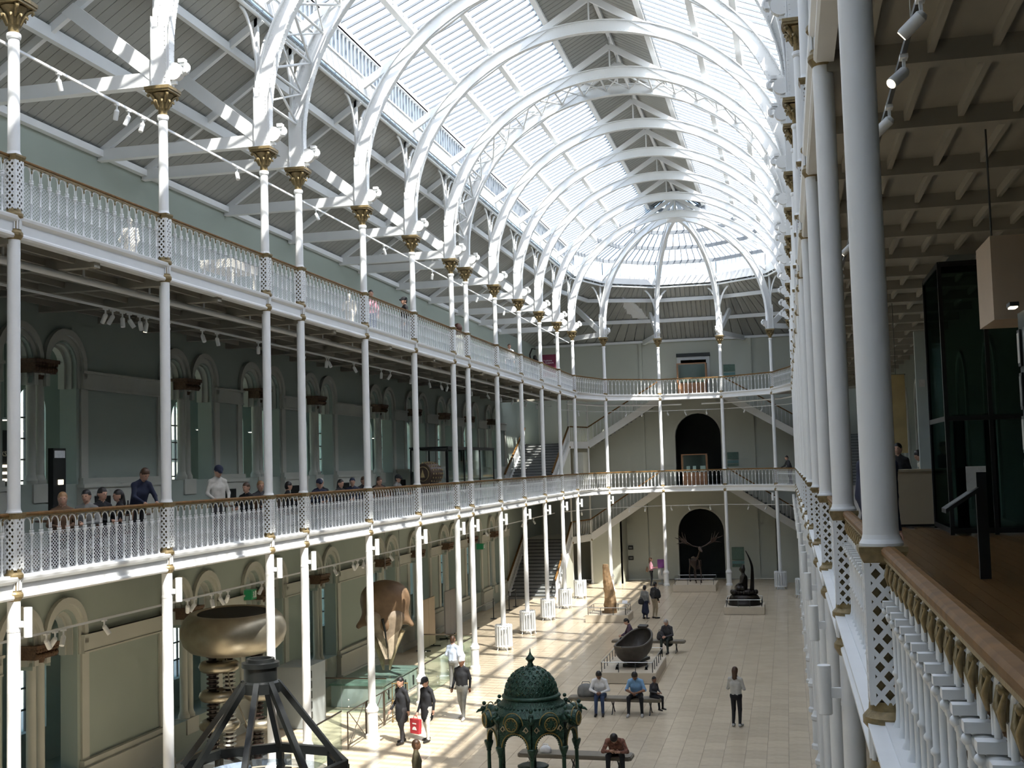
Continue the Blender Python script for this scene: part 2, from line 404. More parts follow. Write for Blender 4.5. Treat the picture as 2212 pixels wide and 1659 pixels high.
for k in range(1, 5):
    x, y = APSE[k]; a = math.radians(36 * k)
    t = thing('apse_rib', 'white curved apse rib rising to the dome hub, %s counting from the staircase side' % ORD[k - 1], 'roof arch', (AX, YC, 0), -a, 'white ribs of the apse dome')
    inst('rib', HRIB, t); inst('rafter', RAFT, t)
    st = inst('stanchion', FOOT, t, (-HW, 0, 0)); inst('scroll_bracket', SCROLL, st)
    inst('tie_beam', TIE, t, (-HW, 0, 0)); inst('roof_strut', STRUT, t, (-HW, 0, 0))
hub = MB().lathe([(.5, 20.75), (.55, 20.8), (.55, 21.2), (.3, 21.3)], 16, (AX, YC, 0)).tube([(AX, YC, 21.2), (AX, YC, 22.4)], .04, 6).build('dome_hub', WHITE2)
tag(hub, 'small round hub where the apse dome ribs meet', 'roof hub')
for (ya, yb, nm) in ((YS[2], YS[3], 'nearer'), (YS[6], YS[7], 'farther')):
    b = MB(); n = 22
    for i in range(n):
        t0, t1 = PI * (i + .5) / n, PI * (i + 1.5) / n
        p, q = ell(t0), ell(min(t1, PI))
        y0, y1 = (ya, yb) if i % 2 else (yb, ya)
        b.tube([(AX + p[0], y0, p[1]), (AX + q[0], y1, q[1])], .035, 6); b.tube([(AX + p[0], ya, p[1]), (AX + p[0], yb, p[1])], .035, 6)
        b.tube([(AX + p[0], y1, p[1] ), (AX + q[0], y0, q[1])], .025, 5)
    tag(b.build('lattice_brace', WHITE2), 'white tubular lattice joining the %s close-set pair of arches' % nm, 'roof brace')
# eaves girders: two tubes joined by webs along each side and round the apse
def eaves(path, name, label):
    b = MB()
    P3 = [Vector((p[0], p[1], 0)) for p in path]
    for z in (17.88, 18.24):
        b.tube([(p.x, p.y, z) for p in P3], .05, 8)
    b.box(0, .001, 0, .001, 18, 18.001)
    for p, q in zip(P3[:-1], P3[1:]):
        L = (q - p).length; n = max(1, int(L / 1.15))
        for i in range(n):
            a = p + (q - p) * (i / n); c = p + (q - p) * ((i + .5) / n); e = p + (q - p) * ((i + 1) / n)
            b.beam((a.x, a.y, 17.88), (c.x, c.y, 18.24), .03, .03); b.beam((c.x, c.y, 18.24), (e.x, e.y, 17.88), .03, .03)
    return struct(b.build(name, WHITE2), label, 'eaves girder')
eaves([(XL - .02, -12), (XL - .02, YC)] + APSE[1:], 'trim_1', 'white double tube girder under the glazed roof around far side and apse')
eaves([(XR, -12), (XR, YC)], 'trim_2', 'white double tube girder under the glazed roof on the camera side')
# ================================================================== glazed roof
PROF = [(5.85, 19.35), (4.53, 20.0), (3.25, 20.7), (1.52, 21.66), (0, 22.5)]
BAYS = []
ally = [-12, -7.5, -3.0] + YN + YS + [YC]
for a, c in zip(ally[:-1], ally[1:]): BAYS.append((a, c))
def pane_xz(row, s, step=True):
    (d0, z0), (d1, z1) = PROF[row], PROF[row + 1]
    return (s * d0, z0 + .14), (s * (d1 - .06), z1 + .05)
roofs = {}
for s, nm, lb in ((-1, 'roof_left', 'glazed roof slope on the far side of the hall'), (1, 'roof_right', 'glazed roof slope on the camera side of the hall')):
    b = MB()
    for d, z in PROF[:4]:
        b.box(AX + s * d - .06, AX + s * d + .06, -12, YC, z - .12, z + .10)
        b.box(AX + s * d - .09, AX + s * d + .09, -12, YC, z - .15, z - .12)
    roofs[s] = struct(b.build(nm, WHITE2), lb, 'roof')
cand = []
for (y0, y1) in BAYS:
    n = max(1, round((y1 - y0) / .46)); dy = (y1 - y0) / n
    for s in (-1, 1):
        bars = MB()
        for row in range(3):
            (xa, za), (xb, zb) = pane_xz(row, s)
            for i in range(n):
                y = y0 + dy * i; bars.beam((AX + xa, y, za - .03), (AX + xb, y, zb - .03), .05, .06)
            for i in range(n):
                yc_ = y0 + dy * (i + .5); c = (AX + (xa + xb) / 2, yc_, (za + zb) / 2); u, v, w = pix(c)
                vis = -100 < u < 2300 and -150 < v < 1700 and w > 5
                cand.append((w if vis else 1e5 + abs(w), s, row, yc_, dy))
        stuff(bars.build('glazing_bars', BARG, roofs[s]))
cand.sort(); PM = {}; restp = {-1: MB(), 1: MB()}
for k, (w, s, row, yc_, dy) in enumerate(cand):
    (xa, za), (xb, zb) = pane_xz(row, s); h = dy / 2 - .008
    A = [(xa, -h, za), (xb, -h, zb), (xb, h, zb), (xa, h, za)]
    if k < 300:
        key = (s, row, round(dy, 3))
        if key not in PM: PM[key] = MB().prism(A, (0, 0, .012)).mesh('pane', PANE)
        inst('pane', PM[key], roofs[s], (AX, yc_, 0))
    else: restp[s].add([(AX + p[0], yc_ + p[1], p[2]) for p in A], [(0, 1, 2, 3)])
for s in (-1, 1): stuff(restp[s].build('far_panes', PANE, roofs[s]))
# clerestory strips
for s, nm in ((-1, 'window_1'), (1, 'window_2')):
    x = AX + s * 5.85
    b = MB(); b.box(x - .03, x + .03, -12, YC, 18.02, 18.5); b.box(x - .06, x + .06, -12, YC, 18.48, 18.54); b.box(x - .06, x + .06, -12, YC, 19.22, 19.32)
    o = struct(b.build(nm, WHITE2), 'long clerestory window strip under the glazed roof, ' + ('far side' if s < 0 else 'camera side'), 'window')
    m_ = MB(); g_ = MB(); y = -12.
    while y < YC: m_.box(x - .035, x + .035, y - .012, y + .012, 18.5, 19.3); y += .30
    stuff(m_.build('mullions', BARG, o)); g_.add([(x, -12, 18.54), (x, YC, 18.54), (x, YC, 19.22), (x, -12, 19.22)], [(0, 1, 2, 3)]); g_.build('clerestory_glass', PANE, o)
# opaque ridge of ribbed boards
rb = MB().box(AX - .06, AX + .06, -12, YC, 22.28, 22.44).build('roof_ridge', WHITE2); struct(rb, 'opaque boarded ridge strip along the top of the roof', 'roof ridge')
bm_ = {s: MB().prism([(0, -.14, 22.46), (s * 1.62, -.14, 21.58), (s * 1.62, .14, 21.58), (0, .14, 22.46)], (0, 0, .03)).mesh('roof_board', BOARD) for s in (-1, 1)}
cov = MB(); y = -12.
for s in (-1, 1): cov.prism([(AX, -12, 22.53), (AX + s * 1.66, -12, 21.65), (AX + s * 1.66, YC + .9, 21.65), (AX, YC + .9, 22.53)], (0, 0, .03))
cov.build('ridge_cover', BOARD, rb)
y = 32.0
while y < YC:
    for s in (-1, 1): inst('roof_board', bm_[s], rb, (AX, y, 0))
    y += .31
# aisle roofs
def aisle_roof(side):
    s = -1 if side == 'left' else 1; xo = XWL if s < 0 else XWR; xi = XL - .0 if s < 0 else XR
    za, zb = 15.12, 17.95
    b = MB(); b.prism([(xo, -12, za + .06), (xi, -12, zb + .06), (xi, YC, zb + .06), (xo, YC, za + .06)], (0, 0, .05))
    for f, w, h in ((.42, .14, .26), (.80, .12, .2)):
        x = xo + (xi - xo) * f; z = za + (zb - za) * f; b.box(x - w / 2, x + w / 2, -12, YC, z - h - .03, z - .03)
    b.box(xo, xo - s * .16, -12, YC, za - .18, za - .02)
    for y in YN + YS: b.beam((xo, y, za - .10), (xi, y, zb - .10), .12, .16)
    o = struct(b.build('ceiling_' + side, WHITE2), 'boarded lean-to roof over the upper gallery, ' + ('far side' if s < 0 else 'camera side'), 'ceiling')
    bm2 = MB().prism([(xo, -.142, za), (xi, -.142, zb), (xi, .142, zb), (xo, .142, za)], (0, 0, .035)).mesh('roof_board', BOARD)
    y = 13.0 if s < 0 else 1e9
    while y < YC: inst('roof_board', bm2, o, (0, y, 0)); y += .30
aisle_roof('left'); aisle_roof('right')
# apse glazing facets, eaves and boarded aisle roof round the apse
ap = struct(MB().lathe([(.62, 22.3), (.3, 22.52), (.02, 22.56)], 10, (AX, YC, 0)).build('roof_apse', WHITE2), 'faceted glass half dome over the far apse', 'roof')
def at_r(k, d):
    a = math.radians(36 * k); return (AX - d * math.cos(a), YC + d * math.sin(a))
gl = MB(); br = MB(); cl = MB(); clg = MB()
for k in range(5):
    for row in range(4):
        (d0, z0), (d1, z1) = PROF[row], (PROF[row + 1] if row < 3 else (.3, 22.35)); d1 = max(d1, .3)
        p0, p1, q0, q1 = at_r(k, d0), at_r(k + 1, d0), at_r(k, d1), at_r(k + 1, d1)
        n = [9, 7, 5, 3][row]
        for i in range(n):
            f0, f1 = i / n, (i + 1) / n
            L = lambda a, c, f: (a[0] + (c[0] - a[0]) * f, a[1] + (c[1] - a[1]) * f)
            A, B, C_, D = L(p0, p1, f0), L(p0, p1, f1), L(q0, q1, f1), L(q0, q1, f0)
            gpane = MB().add([(*A, z0 + .1), (*B, z0 + .1), (*C_, z1 + .03), (*D, z1 + .03)], [(0, 1, 2, 3)])
            gpane.build('pane', PANE, ap)
            br.beam((*A, z0 + .06), (*D, z1), .04, .06)
        br.beam((*p0, z0), (*p1, z0), .12, .2)
    p0, p1 = at_r(k, 5.85), at_r(k + 1, 5.85)
    cl.prism([(*p0, 18.02), (*p1, 18.02), (*p1, 18.5), (*p0, 18.5)], (0, .02, 0)); cl.beam((*p0, 19.27), (*p1, 19.27), .1, .1)
    clg.add([(*p0, 18.5), (*p1, 18.5), (*p1, 19.25), (*p0, 19.25)], [(0, 1, 2, 3)])
    for i in range(13):
        f = i / 12; x, y = p0[0] + (p1[0] - p0[0]) * f, p0[1] + (p1[1] - p0[1]) * f; cl.box(x - .02, x + .02, y - .02, y + .02, 18.5, 19.25)
stuff(br.build('glazing_bars', BARG, ap)); cl.build('clerestory_frame', WHITE2, ap); clg.build('clerestory_glass', PANE, ap)
OUT = [(XWL, YC), (XWL, YW), (APSE[2][0], YW), (APSE[3][0], YW), (XWR, YW), (XWR, YC)]
aro = struct(MB().box(XWL, XWR, YW - .16, YW, 14.95, 15.1).build('ceiling_apse', WHITE2), 'boarded lean-to roof round the far apse', 'ceiling')
for k in range(5):
    a, c = APSE[k], APSE[k + 1]; oa, oc = OUT[k], OUT[k + 1]; n = 13
    b = MB(); b.add([(*a, 18.4), (*c, 18.4), (*oc, 15.36), (*oa, 15.36)], [(0, 1, 2, 3)]); b.build('roof_deck', WHITE2, aro)
    for i in range(n):
        f0, f1 = (i + .04) / n, (i + .96) / n
        L = lambda p, q, f: (p[0] + (q[0] - p[0]) * f, p[1] + (q[1] - p[1]) * f)
        MB().prism([(*L(a, c, f0), 17.92), (*L(a, c, f1), 17.92), (*L(oa, oc, f1), 15.1), (*L(oa, oc, f0), 15.1)], (0, 0, .04)).build('roof_board', BOARD, aro)
    for f in (.42, .8):
        m0 = [oa[i] + (a[i] - oa[i]) * f for i in (0, 1)]; m1 = [oc[i] + (c[i] - oc[i]) * f for i in (0, 1)]; z = 15.1 + 2.82 * f - .15
        MB().beam((*m0, z), (*m1, z), .14, .22).build('purlin', WHITE2, aro)
# ================================================================== walls
def arch_wall(b, x, y0, y1, z0, z1, ops, th, sgn):
    """wall in the plane X = x (thickness th away from the hall, sgn = direction of thickness); ops: (yc, half width, sill, spring)"""
    ys = {y0, y1}
    ops = [o if len(o) > 4 else (*o, True, True) for o in ops]
    for yc_, hw, sill, spr, jl, jr in ops:
        for i in range(13): ys.add(yc_ - hw * math.cos(PI * i / 12))
    ys = sorted(ys); x2 = x + sgn * th
    def top(y, yc_, hw, spr): return spr + math.sqrt(max(0, hw * hw - (y - yc_) ** 2))
    for a, c in zip(ys[:-1], ys[1:]):
        m_ = (a + c) / 2; op = next((o for o in ops if abs(m_ - o[0]) < o[1]), None)
        if op is None: segs = [((z0, z0), (z1, z1))]
        else:
            ta, tc = top(a, op[0], op[1], op[3]), top(c, op[0], op[1], op[3])
            segs = [((ta, tc), (z1, z1))]
            if op[2] > z0: segs.append(((z0, z0), (op[2], op[2])))
            b.add([(x, a, ta), (x2, a, ta), (x2, c, tc), (x, c, tc)], [(0, 1, 2, 3)])
            b.add([(x, a, op[2]), (x2, a, op[2]), (x2, c, op[2]), (x, c, op[2])], [(3, 2, 1, 0)])
        for lo, hi in segs:
            for xx in (x, x2): b.add([(xx, a, lo[0]), (xx, c, lo[1]), (xx, c, hi[1]), (xx, a, hi[0])], [(0, 1, 2, 3)])
    for yc_, hw, sill, spr, jl, jr in ops:
        for y in [q for q, w_ in ((yc_ - hw, jl), (yc_ + hw, jr)) if w_]: b.add([(x, y, sill), (x2, y, sill), (x2, y, spr), (x, y, spr)], [(0, 1, 2, 3)])
PAIRS = [18.49 - WB * .0 - WB, 18.49, 23.1, 29.70, 34.31, 38.91, 45.51, 50.12, 54.72, 59.33, 63.93]
AS_ = .82; AHW = .50
LV = [dict(z0=0., z1=5.45, spr=3.95, sill=.95, capz=3.45, cap='ground floor'), dict(z0=F1, z1=10.98, spr=9.90, sill=F1 + 1.35, capz=9.52, cap='first gallery')]
b = MB()
for lv in LV:
    arch_wall(b, XWL, -12, YW, lv['z0'], lv['z1'], [o for p in PAIRS for o in ((p - AS_, AHW, lv['sill'], lv['spr'], True, False), (p, AS_ - AHW, lv['sill'], lv['capz'] - .1, False, False), (p + AS_, AHW, lv['sill'], lv['spr'], False, True))], .42, -1)
b.box(XWL - .55, XWL, -12, YW, F3 - .4, 15.4); b.box(XWL - .55, XWL, -12, YW, 5.44, F1)
wl = struct(b.build('wall_left', WALL), 'grey green arcaded side wall across the hall', 'wall')
def arch_ring(b, x, yc_, spr, bot, r0, r1, dx0, dx1, n=14):
    """moulding: half ring plus stilts, between radii r0..r1 proud from x+dx0 to x+dx1"""
    def pts(r): return [(yc_ - r, bot)] + [(yc_ - r * math.cos(PI * i / n), spr + r * math.sin(PI * i / n)) for i in range(n + 1)] + [(yc_ + r, bot)]
    A, B = pts(r0), pts(r1); m_ = len(A); vs = []
    for P_, d in ((A, dx0), (A, dx1), (B, dx1), (B, dx0)): vs += [(x + d, y, z) for y, z in P_]
    fs = []
    for q in range(3):
        for i in range(m_ - 1): a = q * m_ + i; c = (q + 1) * m_ + i; fs.append((a, a + 1, c + 1, c))
    b.add(vs, fs)
b = MB(); arch_ring(b, 0, 0, 0, -.52, .40, .50, -.40, -.24); arch_ring(b, 0, 0, 0, -.52, .46, .56, -.28, -.10); arch_ring(b, 0, 0, 0, -.52, .54, .68, -.2, .03); b_in = b.mesh('archivolt', WALLL)
b = MB(); arch_ring(b, 0, 0, 0, -.30, .66, .80, .0, .10); b_out = b.mesh('hood_mould', WALLL)
def shaft_mesh(h):
    b = MB()
    for y in (-.15, .15): b.lathe([(.15, 0), (.15, .08), (.12, .14), (.105, .2), (.10, h)], 12, (-.17, y, 0))
    b.box(-.36, .02, -.32, .32, -.4, 0); return b
SHM = {}
CAPM = MB()
for k, y in enumerate((-.15, .15)): CAPM.lathe([(.105, 0), (.13, .05), (.15, .16), (.21, .28), (.21, .34)], 12, (-.17, y, 0))
for y in np.linspace(-.34, .34, 8): CAPM.sphere((.10, y, .2), .06, 6, 4); CAPM.sphere((.12, y, .31), .05, 6, 4)
CAPM.box(-.4, .10, -.38, .38, .12, .34); CAPM.box(-.4, .16, -.43, .43, .34, .42); CAPM = CAPM.mesh('carved_capital', CAPD)
for li, lv in enumerate(LV):
    h = lv['capz'] - lv['sill'] - .02
    SH = shaft_mesh(h).mesh('colonnette', WALLL)
    for k, p in enumerate(PAIRS):
        if p < 15 and li == 0: continue
        t = struct(inst('trim_arcade', None, None, (XWL, p, 0)), 'pair of round arches on coupled shafts, %s, %s from the near end' % (lv['cap'], ORD[k]), 'arch pair'); t['group'] = 'paired wall arches'
        for s in (-1, 1):
            inst('archivolt', b_in, t, (0, s * AS_, lv['spr'])); inst('hood_mould', b_out, t, (0, s * AS_, lv['spr']))
        inst('colonnette', SH, t, (0.02, 0, lv['sill'] + .02)); inst('carved_capital', CAPM, t, (.02, 0, lv['capz']))
        q = PAIRS[k + 1] if k + 1 < len(PAIRS) else p + WB
        a, c = AS_ + AHW + .12, q - p - AS_ - AHW - .12
        bb = MB(); z = lv['spr'] - .10
        bb.box(0, .10, a, c, z - .38, z); bb.box(0, .14, a - .02, c + .02, z - .06, z); bb.box(0, .12, a, c, z - .42, z - .38)
        zb = lv['sill']
        bb.box(0, .16, a - .1, c + .1, lv['z0'], zb - .1); bb.box(0, .20, a - .12, c + .12, zb - .1, zb - .02); bb.box(0, .12, a - .04, c + .04, zb - .02, zb + .12); bb.box(0, .24, a - .12, c + .12, lv['z0'], lv['z0'] + .25)
        bb.box(0, .05, a, a + .28, zb, z - .42); bb.box(0, .05, c - .28, c, zb, z - .42)
        bb.build('pier_moulding', WALLL, t)
        if li == 1 and 0 < k < 7:
            g = MB()
            g.box(.16, .175, a + .35, a + 1.0, lv['z0'] + .75, lv['z0'] + 1.05)
            for i in range(9): g.box(.17, .185, a + .38 + i * .072, a + .41 + i * .072, lv['z0'] + .78, lv['z0'] + 1.02)
            g.build('vent_grille', DARK, t)
# rooms beyond the arcade, with tall windows to the daylight
def outer(z0, z1, nm, lab):
    xo = XWL - 3.6; b = MB()
    ops = [(-10 + 2.0 * i, .62, z0 + .9, z0 + 3.3) for i in range(42)]
    arch_wall(b, xo, -12, YW, z0, z1, ops, .4, -1); b.box(xo, XWL - .42, -12, YW, z1, z1 + .2); b.box(xo, XWL - .42, -12, YW, z0 - .2, z0)
    b.box(xo, XWL, -12.3, -12, z0, z1); b.box(xo, XWL, YW, YW + .3, z0, z1)
    o = struct(b.build(nm, WALL), lab, 'wall')
    g = MB(); mm = MB()
    for yc_, hw, s_, sp_ in ops:
        g.box(xo - .22, xo - .2, yc_ - hw, yc_ + hw, s_, sp_ + hw)
        for z in np.arange(s_ + .55, sp_ + .3, .55): mm.box(xo - .24, xo - .18, yc_ - hw, yc_ + hw, z - .02, z + .02)
        mm.box(xo - .24, xo - .18, yc_ - .015, yc_ + .015, s_, sp_ + hw)
    g.build('window_glass', GLASS, o); stuff(mm.build('window_bars', DGREY, o))
outer(0, 5.4, 'wall_outer_ground', 'outer wall with tall windows behind the ground arcade')
outer(F1, 10.9, 'wall_outer_gallery', 'outer wall with tall bright windows behind the first gallery arcade')
# the street outside the far windows
struct(MB().box(-90, XWL - 4.1, -60, 130, -.5, -.2).build('ground', mat('street_stone', (.45, .43, .40), .8, noise=(.4, .1))), 'pale street outside the tall windows', 'ground')
sb = thing('street_building', 'pale stone building across the street outside the windows', 'building', (-52, 40, -.2))
MB().box(-6, 0, -60, 70, 0, 13).build('facade', mat('street_building_stone', (.55, .50, .42), .8, noise=(.5, .1)), sb)
wmz = MB().box(0, .04, -.6, .6, 0, 1.9).mesh('window', DGREY)
for i in range(24):
    for z in (1.2, 5.0, 8.8): inst('window', wmz, sb, (0, -54 + 5 * i, z))
# end wall with arched doorways on two levels and a framed doorway above
def end_wall():
    b = MB()
    ops = [(AX + .02, 1.42, 0., 2.95), (AX + .05, 1.42, F1, 8.95)]
    bb = MB()
    arch_wall(bb, 0, XWL - .6, XWR + .6, 0, F1, [ops[0]], .5, 1); arch_wall(bb, 0, XWL - .6, XWR + .6, F1, 11.3, [ops[1]], .5, 1)
    for p in bb.v: b.v.append((p[1], YW + p[0], p[2]))
    b.f, b.s, b.m = bb.f, bb.s, bb.m
    x0, x1 = AX - .85, AX + .75
    b.box(XWL - .6, x0, YW, YW + .5, 11.3, 15.4); b.box(x1, XWR + .6, YW, YW + .5, 11.3, 15.4); b.box(x0, x1, YW, YW + .5, 13.75, 15.4)
    o = struct(b.build('wall_back', WALLE), 'pale grey green end wall behind the apse', 'wall')
    d = MB()
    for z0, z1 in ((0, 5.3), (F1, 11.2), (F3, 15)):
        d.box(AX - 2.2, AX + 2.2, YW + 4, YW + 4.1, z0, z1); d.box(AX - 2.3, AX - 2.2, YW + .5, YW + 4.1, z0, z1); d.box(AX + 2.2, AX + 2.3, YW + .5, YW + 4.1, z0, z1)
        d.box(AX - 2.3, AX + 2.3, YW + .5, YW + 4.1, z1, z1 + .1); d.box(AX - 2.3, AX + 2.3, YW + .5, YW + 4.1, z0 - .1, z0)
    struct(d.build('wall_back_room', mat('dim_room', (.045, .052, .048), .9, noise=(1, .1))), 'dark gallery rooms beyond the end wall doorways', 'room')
    t = MB()
    for k, (yc_, hw, s_, sp_) in enumerate(ops):
        q = MB(); arch_ring(q, 0, yc_, sp_, s_, hw, hw + .12, -.04, .05)
        f = MB(); f.v = [(p[1], YW - p[0], p[2]) for p in q.v]; f.f, f.s, f.m = q.f, q.s, q.m
        struct(f.build('door_%d' % (k + 1), WALLL), 'arched dark doorway in the end wall, ' + ('ground floor' if k == 0 else 'first gallery'), 'doorway')
    f = MB(); f.box(x0 - .22, x0, YW - .05, YW + .02, F3, 13.95); f.box(x1, x1 + .22, YW - .05, YW + .02, F3, 13.95); f.box(x0, x1, YW - .05, YW + .02, 13.75, 13.95)
    o3 = struct(f.build('door_3', mat('door_surround_grey', (.62, .64, .62), .6, noise=(2, .04))), 'framed upper gallery doorway with black head board', 'doorway')
    MB().box(x0 - .26, x1 + .26, YW - .10, YW - .02, 13.95, 14.17).build('head_board', BLACK, o3)
    pl = MB().box(-8.95, -8.75, YW - .12, YW, 0, 15).box(-2.1, -1.9, YW - .12, YW, 0, 15).build('trim_3', WALLE); struct(pl, 'shallow pilaster strips on the end wall', 'trim')
end_wall()
struct(MB().box(XWL - .6, XWR + .6, -12.4, -12, 0, 23).build('wall_front', WALL), 'wall closing the hall behind the viewer', 'wall')
# right hand wall beyond the viewer's gallery
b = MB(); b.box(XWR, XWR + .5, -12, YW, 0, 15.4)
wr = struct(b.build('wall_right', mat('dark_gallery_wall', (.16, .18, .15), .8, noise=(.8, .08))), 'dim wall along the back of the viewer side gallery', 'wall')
# ================================================================== gallery decks, fascias and soffits
def deck(name, polys, z, m_, label, cat='floor', th=.16):
    b = MB()
    for p in polys: b.prism([(x, y, z - th) for x, y in p], (0, 0, th))
    return struct(b.build(name, m_), label, cat)
def mir(p): return [(2 * AX - x, y) for x, y in p][::-1]
apL = [[APSE[0], (XL, 65.7), (-12.7, 65.7), (-12.7, 71.3), APSE[1]], [APSE[1], (-12.7, 71.3), (-12.0, 74.1), APSE[2]], [APSE[2], (-12.0, 74.1), (-7.4, 74.1), (AX, 74.1), (AX, APSE[2][1])], [(-7.4, 74.1), (-7.4, YW), (AX, YW), (AX, 74.1)]]
apse_polys = apL + [mir(p) for p in apL]
DECKM = mat('gallery_deck', (.42, .40, .36), .6, noise=(2, .05))
for z, nm, lb in ((F1, 'first', 'first'), (F3, 'upper', 'upper')):
    deck('floor_%s_left' % nm, [[(XWL, -12), (XL, -12), (XL, 65.7), (XWL, 65.7)]], z, DECKM, '%s gallery floor along the far side' % lb)
    deck('floor_%s_apse' % nm, apse_polys, z, DECKM, '%s gallery floor round the apse' % lb)
fr = deck('floor_first_right', [[(XR, -12), (XWR, -12), (XWR, 65.7), (XR, 65.7)]], F1 - .03, DECKM, 'oak boarded floor of the viewer side gallery')
deck('floor_upper_right', [[(XR, -12), (XWR, -12), (XWR, 65.7), (XR, 65.7)]], F3, DECKM, 'upper gallery floor on the camera side')
PW, PL_ = .16, 2.3
pmz = MB().box(-PW / 2 + .002, PW / 2 - .002, -PL_ / 2 + .002, PL_ / 2 - .002, -.03, 0).mesh('floor_plank', FLOORW)
i = 0; x = XR + .13
while x < XWR - .05:
    y = 4.0 + (i % 3) * .75
    while y < 26: inst('floor_plank', pmz, fr, (x, y, F1)); y += PL_
    x += PW; i += 1
# fascia profile (hall side is +x in profile, z from ring underside)
FP = [(-.10, 0), (.06, 0), (.085, .03), (.085, .06), (.06, .075), (.05, .09), (.05, .235), (.075, .255), (.11, .285), (.12, .325), (.12, .345), (-.10, .345)]
def fascia(path, z, name, label, inward):
    b = MB()
    for p, q in zip(path[:-1], path[1:]):
        p = Vector(p); q = Vector(q); d = (q - p).normalized(); n = Vector((-d.y, d.x)) * inward
        A = [(p.x + n.x * u, p.y + n.y * u, z + w) for u, w in FP]
        b.prism(A, (q.x - p.x, q.y - p.y, 0))
    return struct(b.build(name, WHITE), label, 'gallery fascia')
PATHL = [(XL, -12), (XL, YC)] + APSE[1:] + [(XR, -12)]
for k, (z, nm) in enumerate(((G1, 'first'), (G3, 'upper'))):
    fascia(PATHL, z, 'trim_%d' % (4 + k), 'white moulded fascia beam edging the %s gallery' % nm, -1)
# soffit of the upper gallery: cross beams and joists
def soffit(side):
    s = -1 if side == 'left' else 1; xo, xi = (XWL, XL) if s < 0 else (XWR, XR)
    x0, x1 = min(xo, xi), max(xo, xi); b = MB(); b.box(x0, x1, -12, 65.7, F3 - .22, F3 - .16)
    o = struct(b.build('ceiling_soffit_' + side, SOFF), 'joisted soffit under the upper gallery, ' + ('far side' if s < 0 else 'camera side'), 'ceiling')
    ys = YN + YS
    bmz = MB().box(x0, x1, -.09, .09, F3 - .42, F3 - .2).mesh('cross_beam', SOFF)
    for y in ys: inst('cross_beam', bmz, o, (0, y, 0))
    for a, c in zip(ys[:-1], ys[1:]):
        if c - a > 3: inst('cross_beam', bmz, o, (0, (a + c) / 2, 0))
    jm = MB().box(-.03, .03, -.5, .5, F3 - .34, F3 - .2).mesh('joist', SOFF); nj = 7
    for a, c in zip(ys[:-1], ys[1:]):
        for i in range(nj): inst('joist', jm, o, (x0 + (x1 - x0) * (i + .7) / (nj + .4), (a + c) / 2, 0), scale=(1, c - a - .18, 1))
soffit('left'); soffit('right')
# ================================================================== balustrades
BALM = {}
def baluster(sp, hi=False):
    key = (round(sp, 3), hi)
    if key in BALM: return BALM[key]
    n = 10 if hi else 6; b = MB(); y = .03
    b.lathe([(.034, .345), (.034, .362), (.018, .40), (.0145, .45), (.0145, .625), (.024, .635), (.024, .648), (.0145, .66), (.0145, .875), (.02, .885), (.02, .90), (.012, .905), (.022, .93), (.036, .955), (.038, .975), (.018, .985)], n, (0, y, 0), sharp=False)
    b.box(-.026, .026, y - (.055 if hi else .025), y + .022, .988, 1.02)
    if hi: b.sphere((0, y - .045, .968), .018, 8, 6); b.tube([(0, y - .04, .97), (0, y - .03, .92), (0, y, .885)], [.013, .010, .012], 6)
    r = sp / 2
    for s in (-1, 1):
        pts = [(s * .022, y, 1.03), (s * .022, y, 1.10)] + [(s * (r - (r - .022) * math.cos(t)), y, 1.10 + .115 * math.sin(t)) for t in [PI / 2 * i / 5 for i in range(1, 6)]]
        b.tube(pts, .0105, 6 if hi else 5)
        b.add([(s * .03, y, 1.21), (s * r, y, 1.22), (s * r * .5, y, 1.19)], [(0, 1, 2)])
    b.mi = 1
    b.sphere((0, y - .012, 1.15), .022, 6, 4, (.8, .6, 1.6)); b.sphere((0, y - .016, 1.2), .018, 6, 4)
    if hi:
        for s in (-1, 1): b.tube([(0, y - .02, 1.10), (s * .03, y - .03, 1.15), (s * .055, y - .02, 1.2)], [.006, .011, .006], 6)
    BALM[key] = b.mesh('baluster', [WHITE, GOLD]); return BALM[key]
def balustrade(p0, p1, G, label, single=True, hi=False, spc=.245, name='balustrade', wire=True):
    p0 = Vector(p0); p1 = Vector(p1); d = p1 - p0; L = d.length; rz = math.atan2(d.y, d.x)
    t = thing(name, label, 'balustrade', (p0.x, p0.y, G), rz, 'white iron gallery balustrades')
    e = .12; n = max(2, round((L - 2 * e) / spc)); sp = (L - 2 * e) / n
    me = baluster(sp, hi)
    if single:
        for i in range(n): inst('baluster', me, t, (e + sp * (i + .5), 0, 0))
    else:
        b = MB(); src = [tuple(v.co) for v in me.vertices]; fs = [tuple(p.vertices) for p in me.polygons]; sm = [p.use_smooth for p in me.polygons]; mi = [p.material_index for p in me.polygons]
        for i in range(n):
            x = e + sp * (i + .5); o = len(b.v); b.v += [(q[0] + x, q[1], q[2]) for q in src]; b.f += [tuple(j + o for j in f) for f in fs]; b.s += sm; b.m += mi
        stuff(b.build('balusters', [WHITE, GOLD], t))
    MB().box(e * .7, L - e * .7, -.035, .095, .345, .365).build('bottom_rail', WHITE, t)
    prof = [(-.008, 1.25), (.066, 1.25), (.072, 1.262), (.072, 1.28), (.06, 1.294), (.03, 1.30), (0, 1.294), (-.012, 1.28), (-.012, 1.262)]
    MB().prism([(0.1, y, z) for y, z in prof], (L - .2, 0, 0)).build('handrail', WOOD, t)
    MB().box(.1, L - .1, 0, .06, 1.225, 1.25).build('gilt_moulding', GOLD, t)
    if wire: MB().add([(e, .085, .37), (L - e, .085, .37), (L - e, .085, .965), (e, .085, .965)], [(0, 1, 2, 3)]).box(e, L - e, .08, .09, .96, .975).build('wire_panel', WIRE, t)
    return t
